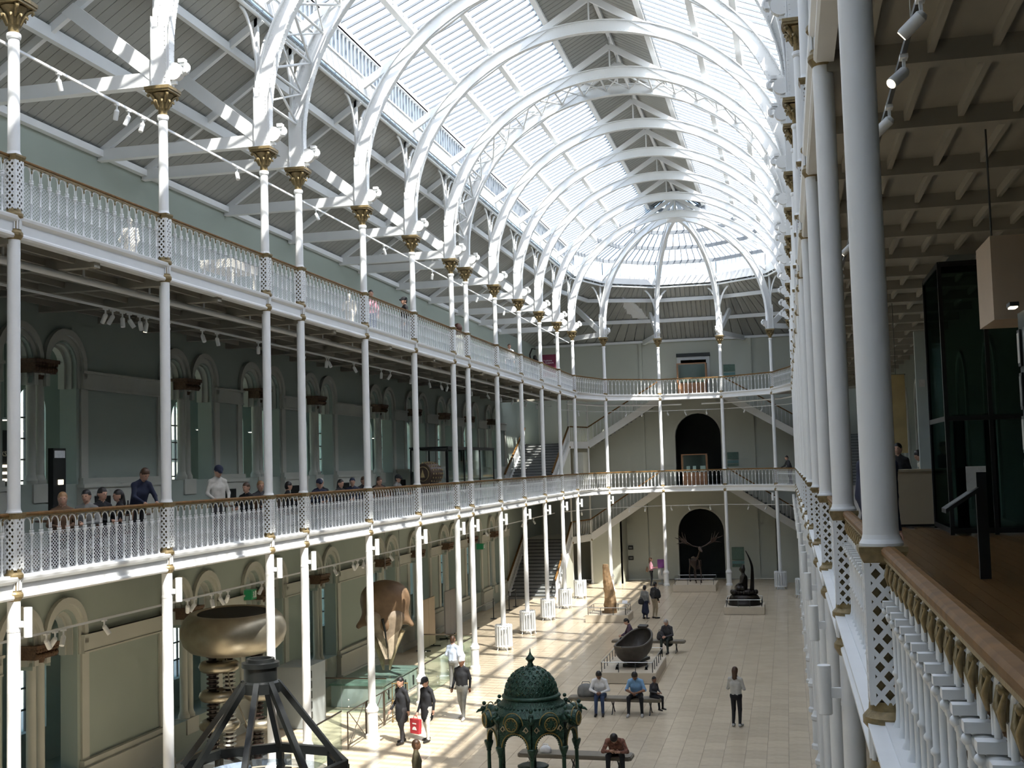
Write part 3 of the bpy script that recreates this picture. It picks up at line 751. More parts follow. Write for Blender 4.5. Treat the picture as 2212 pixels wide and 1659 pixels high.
for G, nm in ((G1, 'first'), (G3, 'upper')):
    balustrade((XL, YN[2]), (XL, YS[0]), G, '%s gallery balustrade cut by the picture edge before the first far-side column' % nm)
    for k in range(12):
        balustrade((XL, YS[k]), (XL, YS[k + 1]), G, '%s gallery balustrade between the %s and %s far-side columns' % (nm, ORD[k], ORD[k + 1]), single=k < 8)
    for k in range(5):
        a = (XL, YS[-1]) if k == 0 else APSE[k]; c = APSE[k + 1] if k < 4 else (XR, YS[-1])
        balustrade(a, c, G, '%s gallery balustrade round the apse, %s panel from the staircase side' % (nm, ORD[k]), wire=False)
    rys = YN + YS
    for k in range(len(rys) - 1):
        balustrade((XR, rys[k + 1]), (XR, rys[k]), G, '%s gallery balustrade on the camera side, %s bay from the viewer' % (nm, ORD[k]), single=(G == G1 and k < 5), hi=(G == G1 and k < 2))
# ================================================================== staircases at the apse corners
RISER = mat('stair_riser_grey', (.34, .35, .34), .6, noise=(3, .1))
TREAD = mat('dark_stair_tread', (.05, .058, .06), .55, noise=(3, .15))
def stair(z0, z1, mirror, label):
    t = thing('staircase', label, 'staircase', (AX, 0, 0))
    sx = -1 if mirror else 1
    def X(x): return sx * (x - AX)
    zm = z0 + (z1 - z0) * .5
    def add(b, name, m_):
        b.v = [(sx * (p[0] - AX), p[1], p[2]) for p in b.v]
        return b.build(name, m_, t)
    n = 17
    for i in range(n):
        y = 65.8 + 5.5 * i / n; z = z0 + (zm - z0) * (i + 1) / n
        add(MB().box(XWL + .02, -12.75, y, y + 5.5 / n + .03, z - .17, z - .03), 'riser', RISER); add(MB().box(XWL + .02, -12.75, y - .03, y + 5.5 / n, z - .03, z), 'tread', TREAD)
        x = -12.0 + 4.6 * i / n; z = zm + (z1 - zm) * (i + 1) / n
        add(MB().box(x, x + 4.6 / n + .03, 74.15, YW - .02, z - .17, z - .03), 'riser', RISER); add(MB().box(x - .03, x + 4.6 / n, 74.15, YW - .02, z - .03, z), 'tread', TREAD)
    lp = [(XWL + .02, 71.3), (-12.7, 71.3), (-12.0, 74.1), (-12.0, YW - .02), (XWL + .02, YW - .02)]
    add(MB().prism([(x, y, zm - .25) for x, y in lp], (0, 0, .25)), 'landing', WALLL)
    rails = [((-12.7, 65.7, z0 + .05), (-12.7, 71.3, zm)), ((-12.7, 71.3, zm), (-12.0, 74.1, zm)), ((-12.0, 74.1, zm), (-7.4, 74.1, z1))]
    for p, q in rails + [((XWL + .25, 65.7, z0 + .05), (XWL + .25, 71.3, zm))]:
        p = Vector(p); q = Vector(q); up = Vector((0, 0, 1))
        add(MB().beam(p + up * -.1, q + up * -.1, .10, .42), 'stringer', WHITE)
        add(MB().beam(p + up * 1.0, q + up * 1.0, .09, .07), 'handrail', WOOD)
        b = MB(); L = (q - p).length; m_ = int(L / .26)
        for i in range(m_):
            c = p + (q - p) * ((i + .5) / m_); b.tube([c + up * .1, c + up * .5, c + up * .72, c + up * .98], [.014, .018, .03, .014], 5)
        stuff(add(b, 'balusters', WHITE))
    for x, y in ((-12.7, 71.3), (-12.0, 74.1)):
        add(MB().lathe([(.10, z0), (.10, z0 + .1), (.065, z0 + .16), (.06, z1 - .2)], 10, (x, y, 0)), 'newel_column', WHITE)
        add(MB().lathe([(.07, zm - .3), (.1, zm - .27), (.1, zm - .2), (.07, zm - .17)], 10, (x, y, 0)), 'gilt_ring', GOLD)
    add(MB().box(-12.7, -12.66, 67.0, 71.3, z0, z0 + .6).prism([(-12.68, 66.3, z0), (-12.68, 71.3, z0), (-12.68, 71.3, zm - .3), (-12.68, 66.3, z0 + .15)], (.03, 0, 0)), 'spandrel_panel', WALLE)
    if z0 < 1: add(MB().prism([(-12.0, 74.12, z0), (-10.1, 74.12, z0), (-10.1, 74.12, z0 + 4.0), (-12.0, 74.12, zm - .2)], (0, .1, 0)).box(-10.2, -10.1, 74.12, YW, 0, 4.0), 'enclosure_wall', WALLE)
    else: add(MB().box(-12.6, -12.0, 72.0, 74.0, z0, z0 + 2.2), 'cupboard', WALLL)
stair(0, F1, False, 'stone staircase from ground floor to first gallery beside the far-side arcade')
stair(F1, F3, False, 'staircase from first to upper gallery beside the far-side arcade')
stair(0, F1, True, 'staircase from ground floor to first gallery at the camera-side corner')
stair(F1, F3, True, 'staircase from first to upper gallery at the camera-side corner')
# ================================================================== radiators round column feet
def fin_mesh():
    return MB().box(.26, .355, -.022, .022, .14, .98).tube([(.31, 0, .96), (.31, 0, 1.01)], .03, 6).mesh('fin', WHITE)
FIN = fin_mesh()
RINGM = MB().tube([(.3 * math.cos(2 * PI * i / 20), .3 * math.sin(2 * PI * i / 20), .95) for i in range(20)], .045, 6, closed=True).tube([(.3 * math.cos(2 * PI * i / 20), .3 * math.sin(2 * PI * i / 20), .17) for i in range(20)], .045, 6, closed=True).mesh('header_ring', WHITE)
LEGM = MB().tube([(.3, 0, .16), (.32, 0, .02), (.37, 0, .015)], .02, 6).mesh('foot', WHITE)
def radiator(x, y, label):
    t = thing('column_radiator', label, 'radiator', (x, y, 0), group='white column radiators')
    for k in range(17): inst('fin', FIN, t, rz=2 * PI * k / 17)
    inst('header_ring', RINGM, t)
    for k in range(5): inst('foot', LEGM, t, rz=2 * PI * k / 5 + .3)
for k, i in enumerate((8, 9, 10, 11, 12)): radiator(XL, YS[i], 'white round radiator wrapped about a column foot, %s counting from the viewer' % ORD[k])
radiator(*APSE[4], 'white round radiator at the apse column behind the seated statue')
radiator(XR, YS[-1], 'white round radiator at the last column of the camera-side row')
# ================================================================== column lamps (white cylinders under the first gallery)
LB = MB().lathe([(.058, 5.0), (.062, 5.005), (.062, 5.44), (.058, 5.445)], 14).mesh('lamp_body', WHITE)
def lamp(x, y, s, label):
    t = thing('column_lamp', label, 'lamp', (x, y, 0), group='white cylinder lamps on the columns')
    inst('lamp_body', LB, t, (s * .24, 0, 0)); MB().box(min(.09 * s, .2 * s), max(.09 * s, .2 * s), -.025, .025, 5.15, 5.24).build('bracket', WHITE, t)
    MB().lathe([(.103, 5.08), (.103, 5.12)], 14).build('clamp_ring', WHITE, t)
for k, y in enumerate(YS): lamp(XL, y, 1, 'white cylinder lamp bracketed to the %s far-side column under the first gallery' % ORD[k])
for k, y in enumerate(RYS): lamp(XR, y, -1, 'white cylinder lamp bracketed to the %s camera-side column below the first gallery' % ORD[k])
lamp(*APSE[1], 1, 'white cylinder lamp on the apse column nearest the staircase'); lamp(*APSE[4], -1, 'white cylinder lamp on the apse column behind the statue')
# ================================================================== lighting tracks, spotlights, sprinkler pipe
SPOT = MB().lathe([(.0, -.17), (.042, -.17), (.045, -.15), (.045, 0), (.025, .03)], 12, sharp=True).mesh('spot_can', WHITE)
SPOTB = MB().box(-.012, .012, -.012, .012, 0, .12).box(-.03, .03, -.05, .05, .1, .13).mesh('spot_arm', WHITE)
LENS = mat('warm_glow_face', (1, .86, .62), .4, emit=6.)  # glow for real lamp faces, also put on the shop shelves
LENSM = MB().lathe([(.0, -.175), (.036, -.175), (.036, -.17)], 12).mesh('lamp_face', LENS)
def spot(x, y, z, az, tilt, label, lit=False, group='track spotlights'):
    t = thing('track_spotlight', label, 'spotlight', (x, y, z), group=group)
    inst('spot_arm', SPOTB, t, (0, 0, -.13)); c = inst('spot_can', SPOT, t, (0, 0, -.13), rot=(tilt, 0, az))
    if lit: inst('lamp_face', LENSM, c, (0, 0, -.001))
def track(path, label):
    b = MB()
    for p, q in zip(path[:-1], path[1:]): b.beam(p, q, .035, .04)
    P0, P1 = Vector(path[0]), Vector(path[-1]); return tag(b.build('lighting_track', WHITE), label, 'lighting track')
track([(-12.5, -8, 10.58), (-12.5, 65, 10.58)], 'long white lighting track under the upper gallery across the hall')
track([(-12.5, -8, 4.74), (-12.5, 65, 4.74)], 'long white lighting track under the first gallery across the hall')
track([(XL - .15, -8, 14.13), (XL - .15, 66, 14.13)], 'thin white track strung between the upper far-side columns')
def offs(k, d): a = math.radians(36 * k); return (AX - (HW + d) * math.cos(a), YC + (HW + d) * math.sin(a))
for z, nm in ((10.45, 'upper'), (4.72, 'first')):
    track([(*offs(k, .9), z) for k in range(6)], 'white lighting track curving round the apse under the %s gallery' % nm)
    for j, (k, f) in enumerate(((0, .5), (1, .2), (1, .5), (1, .75), (2, .15), (2, .4), (2, .7), (3, .3), (3, .6), (3, .8))):
        a, c = offs(k, .9), offs(k + 1, .9); spot(a[0] + (c[0] - a[0]) * f, a[1] + (c[1] - a[1]) * f, z - .02, j, .5, '%s white spotlight on the apse track under the %s gallery' % (ORD[j], nm))
lvl = [17.6, 20.5, 20.75, 21.1, 21.35, 21.75, 22.0, 22.9, 24.4, 25.1, 27.3, 30.2, 31.8, 31.95, 34.0, 36.5, 37.4, 39.6, 41.8, 43.3, 44.2, 47.5, 47.8, 50.5, 53.0, 55.5, 58.5, 61.0]
def bay_labels(ys, what):
    key = [max([i for i in range(13) if YS[i] <= y], default=-1) for y in ys]; out = []
    for j, k in enumerate(key):
        same = [i for i in range(len(ys)) if key[i] == k]; o = same.index(j)
        where = 'between the %s and %s far-side columns' % (ORD[k], ORD[k + 1]) if k >= 0 else 'before the first far-side column'
        out.append(('only' if len(same) == 1 else ORD[o]) + ' ' + what + ' ' + where)
    return out
for j, (y, lb) in enumerate(zip(lvl, bay_labels(lvl, 'white spotlight under the upper gallery'))): spot(-12.5, y, 10.56, j * 1.3, .55 if j % 3 else .2, lb, lit=(j == 6))
GSP = [18.6, 18.85, 19.1, 20.4, 23.6, 23.9, 24.7, 25.1, 25.5, 27.3, 32.1, 33.6, 34.0, 34.5, 37.0, 40.2, 45.4, 47.2, 49.6, 53.4, 56.9, 59.4, 62.5]
for j, (y, lb) in enumerate(zip(GSP, bay_labels(GSP, 'white spotlight under the first gallery'))): spot(-12.5, y, 4.72, j * 1.7, .6, lb)
USP = [17.6, 19.4, 19.8, 20.3, 24.3, 28.9, 34.3, 39.4, 45.6, 50.2]
for j, (y, lb) in enumerate(zip(USP, bay_labels(USP, 'small spotlight on the thin upper track'))): spot(XL - .15, y, 14.11, j, .4, lb)
b = MB().tube([(-12.2, -8, 10.9), (-12.2, 65.5, 10.9)], .062, 10)
pp = tag(b.build('sprinkler_pipe', WHITE), 'fat white pipe running under the upper gallery across the hall', 'pipe')
hm = MB().tube([(0, 0, 0), (0, 0, .17)], .02, 6).mesh('pipe_stub', WHITE)
for y in np.arange(17, 65, 2.3): inst('pipe_stub', hm, pp, (-12.2, float(y), 10.95))
b = MB().tube([(*offs(0, .55), 10.8), (*offs(1, .55), 10.8), (*offs(2, .55), 10.8), (AX - .6, offs(2, .55)[1], 10.8)], .05, 8)
tag(b.build('apse_pipe', WHITE), 'white pipe round the apse under the upper gallery, staircase half', 'pipe')
b = MB().tube([(AX + .6, offs(3, .55)[1], 10.8), (*offs(3, .55), 10.8), (*offs(4, .55), 10.8), (*offs(5, .55), 10.8)], .05, 8)
tag(b.build('apse_pipe', WHITE), 'white pipe round the apse under the upper gallery, camera-side half', 'pipe')
# ================================================================== smooth implicit bodies (people, statue, skull, rock)
def surf_nets(g, o, h):
    nx, ny, nz = g.shape; cs = (nx - 1, ny - 1, nz - 1)
    pos = np.zeros(cs + (3,)); cnt = np.zeros(cs); offs_ = [(i, j, k) for i in (0, 1) for j in (0, 1) for k in (0, 1)]
    sl = lambda q: g[q[0]:q[0] + cs[0], q[1]:q[1] + cs[1], q[2]:q[2] + cs[2]]
    for a in offs_:
        for ax in range(3):
            if a[ax]: continue
            c = list(a); c[ax] = 1; v0, v1 = sl(a), sl(c); m_ = (v0 < 0) != (v1 < 0)
            t = np.where(m_, v0 / np.where(m_, v0 - v1, 1), 0); cnt += m_
            for q in range(3): pos[..., q] += m_ * (a[q] + (t if q == ax else 0))
    act = cnt > 0; idx = np.full(cs, -1); n = int(act.sum()); idx[act] = np.arange(n)
    ci = np.argwhere(act); V = (pos[act] / cnt[act][:, None] + ci) * h + o; F = []
    for ax in range(3):
        s0 = [slice(1, -1)] * 3; s0[ax] = slice(0, -1); s1 = [slice(1, -1)] * 3; s1[ax] = slice(1, None)
        A, B = g[tuple(s0)], g[tuple(s1)]; m_ = (A < 0) != (B < 0); I = np.argwhere(m_); inv = (A < 0)[m_]
        base = I.copy(); u, w = (ax + 1) % 3, (ax + 2) % 3
        for q in (u, w): base[:, q] += 1
        def cell(du, dw): c = base.copy(); c[:, u] -= du; c[:, w] -= dw; return idx[c[:, 0], c[:, 1], c[:, 2]]
        Q = np.stack([cell(1, 1), cell(0, 1), cell(0, 0), cell(1, 0)], 1); Q[~inv] = Q[~inv][:, ::-1]; F.append(Q)
    return V, np.concatenate(F)
def sdf_eval(prims, P, k):
    d = None; raw = []
    for p in prims:
        if p[0] == 'cap':
            a, b, ra, rb = np.array(p[1]), np.array(p[2]), p[3], p[4]; ba = b - a
            t = np.clip(((P - a) @ ba) / max(ba @ ba, 1e-9), 0, 1); di = np.linalg.norm(P - a - t[:, None] * ba, axis=1) - (ra + (rb - ra) * t)
        else:
            c, r = np.array(p[1]), np.array(p[2]); Q = P - c
            if len(p) > 5: Q = Q @ np.array(p[5])
            q = Q / r; l = np.linalg.norm(q, axis=1); di = (l - 1) * min(r) * np.where(l < 1, 1, 1.)
        raw.append(di)
        if d is None: d = di
        else:
            hh = np.clip(.5 + .5 * (d - di) / k, 0, 1); d = d + (di - d) * hh - k * hh * (1 - hh)
    return d, np.stack(raw)
def sdf_mesh(prims, h=.022, k=.025):
    lo = np.full(3, 1e9); hi = np.full(3, -1e9)
    for p in prims:
        if p[0] == 'cap':
            for q, r in ((p[1], p[3]), (p[2], p[4])): lo = np.minimum(lo, np.array(q) - r); hi = np.maximum(hi, np.array(q) + r)
        else: r = max(p[2]) if len(p) > 5 else np.array(p[2]); lo = np.minimum(lo, np.array(p[1]) - r); hi = np.maximum(hi, np.array(p[1]) + r)
    lo -= 2.5 * h; hi += 2.5 * h; n = np.ceil((hi - lo) / h).astype(int) + 1
    ax = [lo[i] + h * np.arange(n[i]) for i in range(3)]; G = np.stack(np.meshgrid(*ax, indexing='ij'), -1).reshape(-1, 3)
    d, _ = sdf_eval(prims, G, k); V, F = surf_nets(d.reshape(n), lo, h)
    cen = V[F].mean(1); _, raw = sdf_eval(prims, cen, k); ids = np.array([p[-1] if p[0] == 'cap' else p[4] if len(p) > 5 else p[3] for p in prims])
    return V, F, ids[raw.argmin(0)]
def cap(a, b, ra, rb, m): return ('cap', a, b, ra, rb, m)
def ell_(c, r, m, R=None): return ('ell', c, r, m) if R is None else ('ell', c, r, None, m, R)
def cloth(name, col, rough=.85): return mat(name, col, rough, noise=(14, .12), bump=.1, bscale=50)
SKIN = mat('skin_light', (.52, .31, .22), .55, noise=(12, .06)); SKIN2 = mat('skin_brown', (.24, .12, .07), .55, noise=(12, .06))
HAIRK = mat('hair_black', (.012, .010, .010), .5, noise=(30, .3)); HAIRB = mat('hair_brown', (.07, .035, .018), .5, noise=(30, .3)); HAIRG = mat('hair_grey', (.42, .40, .37), .6, noise=(30, .2)); HAIRF = mat('hair_fair', (.30, .17, .08), .5, noise=(30, .2))
EYE_ = mat('eye_dark', (.01, .01, .012), .2, noise=(5, .1)); LIP = mat('lip', (.30, .12, .10), .5, noise=(5, .1))
C = dict(black=cloth('cloth_black', (.012, .013, .016)), navy=cloth('cloth_navy', (.016, .022, .05)), denim=cloth('cloth_denim', (.035, .06, .13)), grey=cloth('cloth_grey', (.20, .205, .20)), lgrey=cloth('cloth_light_grey', (.50, .49, .45)),
         white=cloth('cloth_white', (.75, .76, .77)), blue=cloth('cloth_sky_blue', (.20, .38, .62)), pale=cloth('cloth_pale_blue', (.55, .64, .80)), khaki=cloth('cloth_khaki', (.38, .31, .21)), pink=cloth('cloth_pink', (.62, .30, .36)),
         olive=cloth('cloth_olive', (.12, .105, .06)), purple=cloth('cloth_purple', (.06, .035, .06)), cream=cloth('cloth_cream', (.60, .56, .45)), plaid=mat('cloth_plaid', (.22, .10, .07), .85, noise=(18, .8), bump=.1), red=cloth('cloth_red', (.42, .03, .04)),
         brown=cloth('cloth_brown', (.12, .07, .04)), charcoal=cloth('cloth_charcoal', (.045, .045, .05)), shoe=mat('shoe_dark', (.02, .018, .016), .45, noise=(9, .2)), shoel=mat('shoe_light', (.45, .45, .44), .6, noise=(9, .1)))
def rotx(p, piv, a):
    y, z = p[1] - piv[1], p[2] - piv[2]; c, s = math.cos(a), math.sin(a); return (p[0], piv[1] + y * c - z * s, piv[2] + y * s + z * c)
def person(label, loc, rz, top, bottom, hair=HAIRK, skin=SKIN, H=1.72, pose='stand', lean=0., nod=0., wr=None, el=None, shoes='shoe', extra=(), cap_=None, longhair=False, skirt=None, coat=False, sleeves=True, group=None, h=.024, stride=.22, name='person', seat=.46, apart=.12, twist=0.):
    """figure faces -Y; lean > 0 bends forward"""
    J = {}
    if pose == 'sit':
        pz = seat + .10; J['pel'] = (0, .02, pz); K = [(s * apart, -.40, seat + .06) for s in (-1, 1)]; A = [(s * (apart + .01), -.42 + .03 * s, .09) for s in (-1, 1)]; T = [(a[0] * 1.1, a[1] - .17, .035) for a in A]; hp = [(s * .09, 0, pz - .01) for s in (-1, 1)]
    else:
        pz = .93; J['pel'] = (0, 0, pz); f = stride if pose == 'walk' else .0
        K = [(s * .095, -.03 - s * f * .45, .50) for s in (-1, 1)]; A = [(s * .10, .03 - s * f, .09 + (.05 if (f and s < 0) else 0)) for s in (-1, 1)]; T = [(s * .125, a[1] - .18, .035) for s, a in zip((-1, 1), A)]; hp = [(s * .088, 0, .90) for s in (-1, 1)]
    p0 = J['pel']; R_ = lambda p: rotx(p, p0, lean)
    ch = R_((0, 0, pz + .30)); nk = R_((0, .015, pz + .545)); hd0 = R_((0, -.005, pz + .69)); hd = rotx(hd0, nk, nod); sh = [R_((s * .168, .01, pz + .445)) for s in (-1, 1)]
    el = el or [(s * .235, .05, pz + .20) for s in (-1, 1)]; wr = wr or ([(s * .22, -.05, pz - .06) for s in (-1, 1)] if pose != 'walk' else [(s * .22, -.06 + s * .12, pz - .05) for s in (-1, 1)])
    if lean and pose != 'sit' and not extra: pass
    ML = [skin, hair, top, bottom, C[shoes]]
    pr = []
    for s in (-1, 1):
        pr.append(cap((p0[0] + s * .055, p0[1], p0[2]), tuple(np.array(ch) + (s * .06, 0, 0)), .112, .12, 2))
        pr.append(cap(nk, sh[0] if s < 0 else sh[1], .05, .055, 2))
    pr += [cap(sh[0], sh[1], .06, .06, 2), cap(ch, tuple((np.array(sh[0]) + np.array(sh[1])) / 2), .13, .09, 2), cap(nk, hd, .054, .05, 0)]
    pr.append(cap((-.07, p0[1], p0[2] - .03), (.07, p0[1], p0[2] - .03), .118, .118, 3))
    if coat: pr.append(cap(p0, (0, p0[1] + .01, p0[2] - .25), .165, .17, 2))
    for i in (0, 1):
        pr += [cap(hp[i], K[i], .088, .064, 3), cap(K[i], A[i], .062, .043, 3), cap((A[i][0], A[i][1] + .03, .05), T[i], .045, .036, 4)]
        pr += [cap(sh[i], el[i], .058, .046, 2), cap(el[i], wr[i], .044, .031, 2 if sleeves else 0)]
        dv = np.array(wr[i]) - np.array(el[i]); dv = dv / np.linalg.norm(dv); pr.append(cap(tuple(np.array(wr[i]) + dv * .03), tuple(np.array(wr[i]) + dv * .085), .034, .03, 0))
    if skirt: pr.append(cap((0, p0[1], p0[2] - .05), (0, p0[1], skirt), .13, .20, 3))
    hd = np.array(hd); a = lean + nod; ca, sa = math.cos(a), math.sin(a)
    def L(v): return tuple(hd + np.array([v[0], v[1] * ca - v[2] * sa, v[1] * sa + v[2] * ca]))
    HR = [[1, 0, 0], [0, ca, -sa], [0, sa, ca]]; HR = np.array(HR)
    pr += [ell_(L((0, 0, 0)), (.077, .095, .112), 0, HR), ell_(L((0, -.045, -.065)), (.05, .05, .05), 0, HR), ell_(L((0, -.1, -.01)), (.014, .022, .022), 0, HR)]
    pr += [ell_(L((s * .079, .012, -.005)), (.012, .022, .032), 0, HR) for s in (-1, 1)]
    pr.append(ell_(L((0, .016, .042)), (.087, .098, .096), 1, HR)); pr.append(ell_(L((0, .045, -.01)), (.082, .075, .095), 1, HR))
    if longhair: pr += [cap(L((0, .05, 0)), L((0, .07, -.18)), .08, .07, 1)]
    if cap_ is not None: ML.append(cap_); pr += [ell_(L((0, .012, .062)), (.098, .114, .092), 5, HR), cap(L((0, -.09, .04)), L((0, -.15, .03)), .045, .03, 5)]
    V, F, mi = sdf_mesh(pr, h, .022)
    b = MB(); b.v = [tuple(v) for v in V]; b.f = [tuple(int(i) for i in f) for f in F]; b.s = [True] * len(F); b.m = [int(i) for i in mi]
    b.mi = 0
    for i in (0, 1):     # four fingers and a thumb per hand
        w = Vector(wr[i]); d = (w - Vector(el[i])).normalized(); sd = d.cross(Vector((0, 1, 0))); sd = sd.normalized() if sd.length > .1 else Vector((1, 0, 0)); up = sd.cross(d)
        pal = w + d * .085
        for q, ln in zip((-.024, -.008, .008, .024), (.062, .075, .07, .055)):
            s0 = pal + sd * q; b.tube([s0, s0 + d * ln * .5 + up * .006, s0 + d * ln * .85 - up * .012], [.0095, .009, .007], 5)
        b.tube([w + d * .035 - sd * .03, w + d * .065 - sd * .052, w + d * .092 - sd * .05], [.012, .0105, .008], 5)
    b.mi = len(ML); ML = ML + [EYE_, LIP]
    for s in (-1, 1): b.sphere(L((s * .03, -.088, .012)), .0095, 6, 4)
    b.mi = len(ML) - 1; b.tube([L((-.022, -.094, -.052)), L((0, -.1, -.053)), L((.022, -.094, -.052))], .005, 5)
    o = b.build(name, ML); o.location = loc; o.rotation_euler = (0, 0, rz); sc_ = H / 1.74; o.scale = (sc_,) * 3
    return tag(o, label, 'person', group)
def sdf_obj(name, prims, mats, loc=(0, 0, 0), rz=0, h=.03, k=.04, parent=None, scale=None):
    V, F, mi = sdf_mesh(prims, h, k); b = MB(); b.v = [tuple(v) for v in V]; b.f = [tuple(int(i) for i in f) for f in F]; b.s = [True] * len(F); b.m = [int(i) for i in mi]
    o = b.build(name, mats, parent); o.location = loc; o.rotation_euler = (0, 0, rz)
    if scale: o.scale = scale
    return o
# ================================================================== exhibits on the hall floor
GREEN = mat('green_cast_iron', (.018, .055, .035), .34, .25, noise=(14, .5), bump=.5, bscale=45)
GREENR = mat('green_cast_iron_relief', (.022, .062, .042), .3, .3, noise=(30, .8), bump=1., bscale=34)
GILT2 = mat('aged_gilt_line', (.30, .22, .07), .4, .4, noise=(20, .3))
def fountain():
    t = thing('drinking_fountain', 'green and gilt cast iron drinking fountain with openwork dome', 'fountain', (-5.53, 25.5, 0), math.radians(-90 + 11 + 180))
    MB().lathe([(1.35, 0), (1.35, .15), (1.22, .15), (1.22, .3), (1.1, .3), (1.1, .32)], 8).build('stepped_base', GREEN, t)
    R = .93; pts = [(R * math.cos(PI / 4 * k), R * math.sin(PI / 4 * k)) for k in range(8)]
    CL = MB().lathe([(.075, .32), (.075, .42), (.045, .48), (.042, .9), (.05, .91), (.042, .92), (.04, 1.33), (.055, 1.35), (.05, 1.38), (.095, 1.5), (.10, 1.54), (.085, 1.56)], 12).mesh('canopy_column', GREEN)
    for x, y in pts: inst('canopy_column', CL, t, (x, y, 0))
    S = 2 * R * math.sin(PI / 8)
    # one arched side panel in its own plane: u along side, w = height
    b = MB(); n = 14; r0 = S / 2 - .09; zs = 1.56; zt = 2.16
    us = [-S / 2, -r0] + [-r0 * math.cos(PI * i / n) for i in range(1, n)] + [r0, S / 2]
    def low(u): return zs + math.sqrt(max(0, r0 * r0 - u * u)) if abs(u) <= r0 else 1.5
    for y in (-.04, .04):
        for a, c in zip(us[:-1], us[1:]): b.add([(a, y, low(a)), (c, y, low(c)), (c, y, zt), (a, y, zt)], [(0, 1, 2, 3)])
    for a, c in zip(us[:-1], us[1:]): b.add([(a, -.04, low(a)), (c, -.04, low(c)), (c, .04, low(c)), (a, .04, low(a))], [(0, 1, 2, 3)])
    for i in range(16):
        tt = PI * (i + .5) / 16; b.cbox((r0 * .97 * math.cos(tt), 0, zs + r0 * .97 * math.sin(tt)), (.03, .05, .03))
    PANEL = b.mesh('arched_panel', GREENR)
    g = MB(); g.tube([(-r0 - .03, -.05, 1.5)] + [((r0 + .03) * -math.cos(PI * i / 14), -.05, zs + (r0 + .03) * math.sin(PI * i / 14)) for i in range(15)] + [(r0 + .03, -.05, 1.5)], .014, 5); ARCHL = g.mesh('gilt_arch_line', GILT2)
    b = MB(); b.lathe([(.0, 0), (.15, 0), (.15, .16), (.17, .18), (.17, .30)], 18); b.xf(Matrix.Rotation(PI / 2, 4, 'X')); b.xf(Matrix.Translation((0, .1, 0))); DRUM_ = b.mesh('roundel_hood', GREENR)
    g = MB(); g.tube([(.135 * math.cos(2 * PI * i / 18), -.21, .135 * math.sin(2 * PI * i / 18)) for i in range(18)], .014, 5, closed=True)
    for i in range(6):
        tt = 2 * PI * i / 6; g.tube(arc((.12 * math.cos(tt), -.21, .12 * math.sin(tt)), .035, tt + PI * .6, tt + PI * 1.4, 4), .006, 4)
    g.tube([(-.22 * math.cos(PI * i / 12), -.12, -.02 + .24 * math.sin(PI * i / 12)) for i in range(13)], .012, 5); RNDL = g.mesh('gilt_roundel', GILT2)
    sc_ = MB()
    for s in (-1, 1): sc_.tube([(s * .2, -.06, -.02), (s * .26, -.06, .06), (s * .31, -.06, .0), (s * .26, -.06, -.05), (s * .23, -.06, -.0)], .016, 5)
    SCR = sc_.mesh('scrollwork', mat('fountain_scroll_cream', (.36, .30, .18), .5, noise=(12, .3)))
    for k in range(8):
        a = PI / 4 * (k + .5); ap_ = R * math.cos(PI / 8); rz = a + PI / 2
        p = inst('arched_panel', PANEL, t, (ap_ * math.cos(a), ap_ * math.sin(a), 0), rz)
        inst('gilt_arch_line', ARCHL, p); h_ = inst('roundel_hood', DRUM_, t, (ap_ * math.cos(a), ap_ * math.sin(a), 2.06), rz); inst('gilt_roundel', RNDL, h_); inst('scrollwork', SCR, h_, (0, 0, -.13))
    CORN = MB().sphere((0, 0, 2.12), .085, 8, 6).sphere((.05, 0, 2.22), .055, 8, 6).tube([(.05, 0, 2.2), (.14, 0, 2.18), (.19, 0, 2.14)], [.035, .03, .012], 6).sphere((.02, 0, 2.33), .045, 8, 5).mesh('corner_mask', GREEN)
    for k in range(8): inst('corner_mask', CORN, t, (.99 * math.cos(PI / 4 * k), .99 * math.sin(PI / 4 * k), 0), PI / 4 * k)
    b = MB(); b.lathe([(.9, 2.10), (.86, 2.17), (.74, 2.26), (.65, 2.35), (.6, 2.44)], 24, sharp=False)
    for k in range(48): a = 2 * PI * k / 48; b.sphere((.70 * math.cos(a), .70 * math.sin(a), 2.30), .03, 5, 4)
    b.build('canopy_shoulder', GREENR, t)
    MB().lathe([(.56, 2.42), (.62, 2.44), (.635, 2.47), (.62, 2.5), (.57, 2.52)], 28, sharp=False).build('dome_rim', GREEN, t)
    d = MB(); d.lathe([(.565 * math.cos(PI / 2 * i / 10), 2.5 + .585 * math.sin(PI / 2 * i / 10)) for i in range(10)] + [(.06, 3.083)], 32, sharp=False)
    dome = d.build('dome', GREENR, t); rl = MB()
    for row in range(6):
        ph = PI / 2 * (row + .6) / 7.2; m_ = [24, 24, 20, 16, 12, 8][row]
        for i in range(m_):
            a = 2 * PI * (i + .5 * (row % 2)) / m_; r = .572 * math.cos(ph); c = Vector((r * math.cos(a), r * math.sin(a), 2.5 + .592 * math.sin(ph))); tn = Vector((-math.sin(a), math.cos(a), 0)); up = Vector((-math.sin(ph) * math.cos(a), -math.sin(ph) * math.sin(a), math.cos(ph)))
            w = .05 * (1 - row * .06)
            rl.tube([c - up * .04 - tn * w * .4, c - tn * w, c + up * .045, c + tn * w, c - up * .04 + tn * w * .4], .011, 4)
    stuff(rl.build('dome_relief', mat('green_iron_relief_light', (.035, .09, .06), .3, .3, noise=(25, .7)), dome))
    st = MB()
    for i in range(70):
        ph = random.uniform(.1, 1.3); a = random.uniform(0, 2 * PI); r = .578 * math.cos(ph); st.sphere((r * math.cos(a), r * math.sin(a), 2.5 + .598 * math.sin(ph)), .009, 4, 3)
    stuff(st.build('gilt_studs', GILT2, dome))
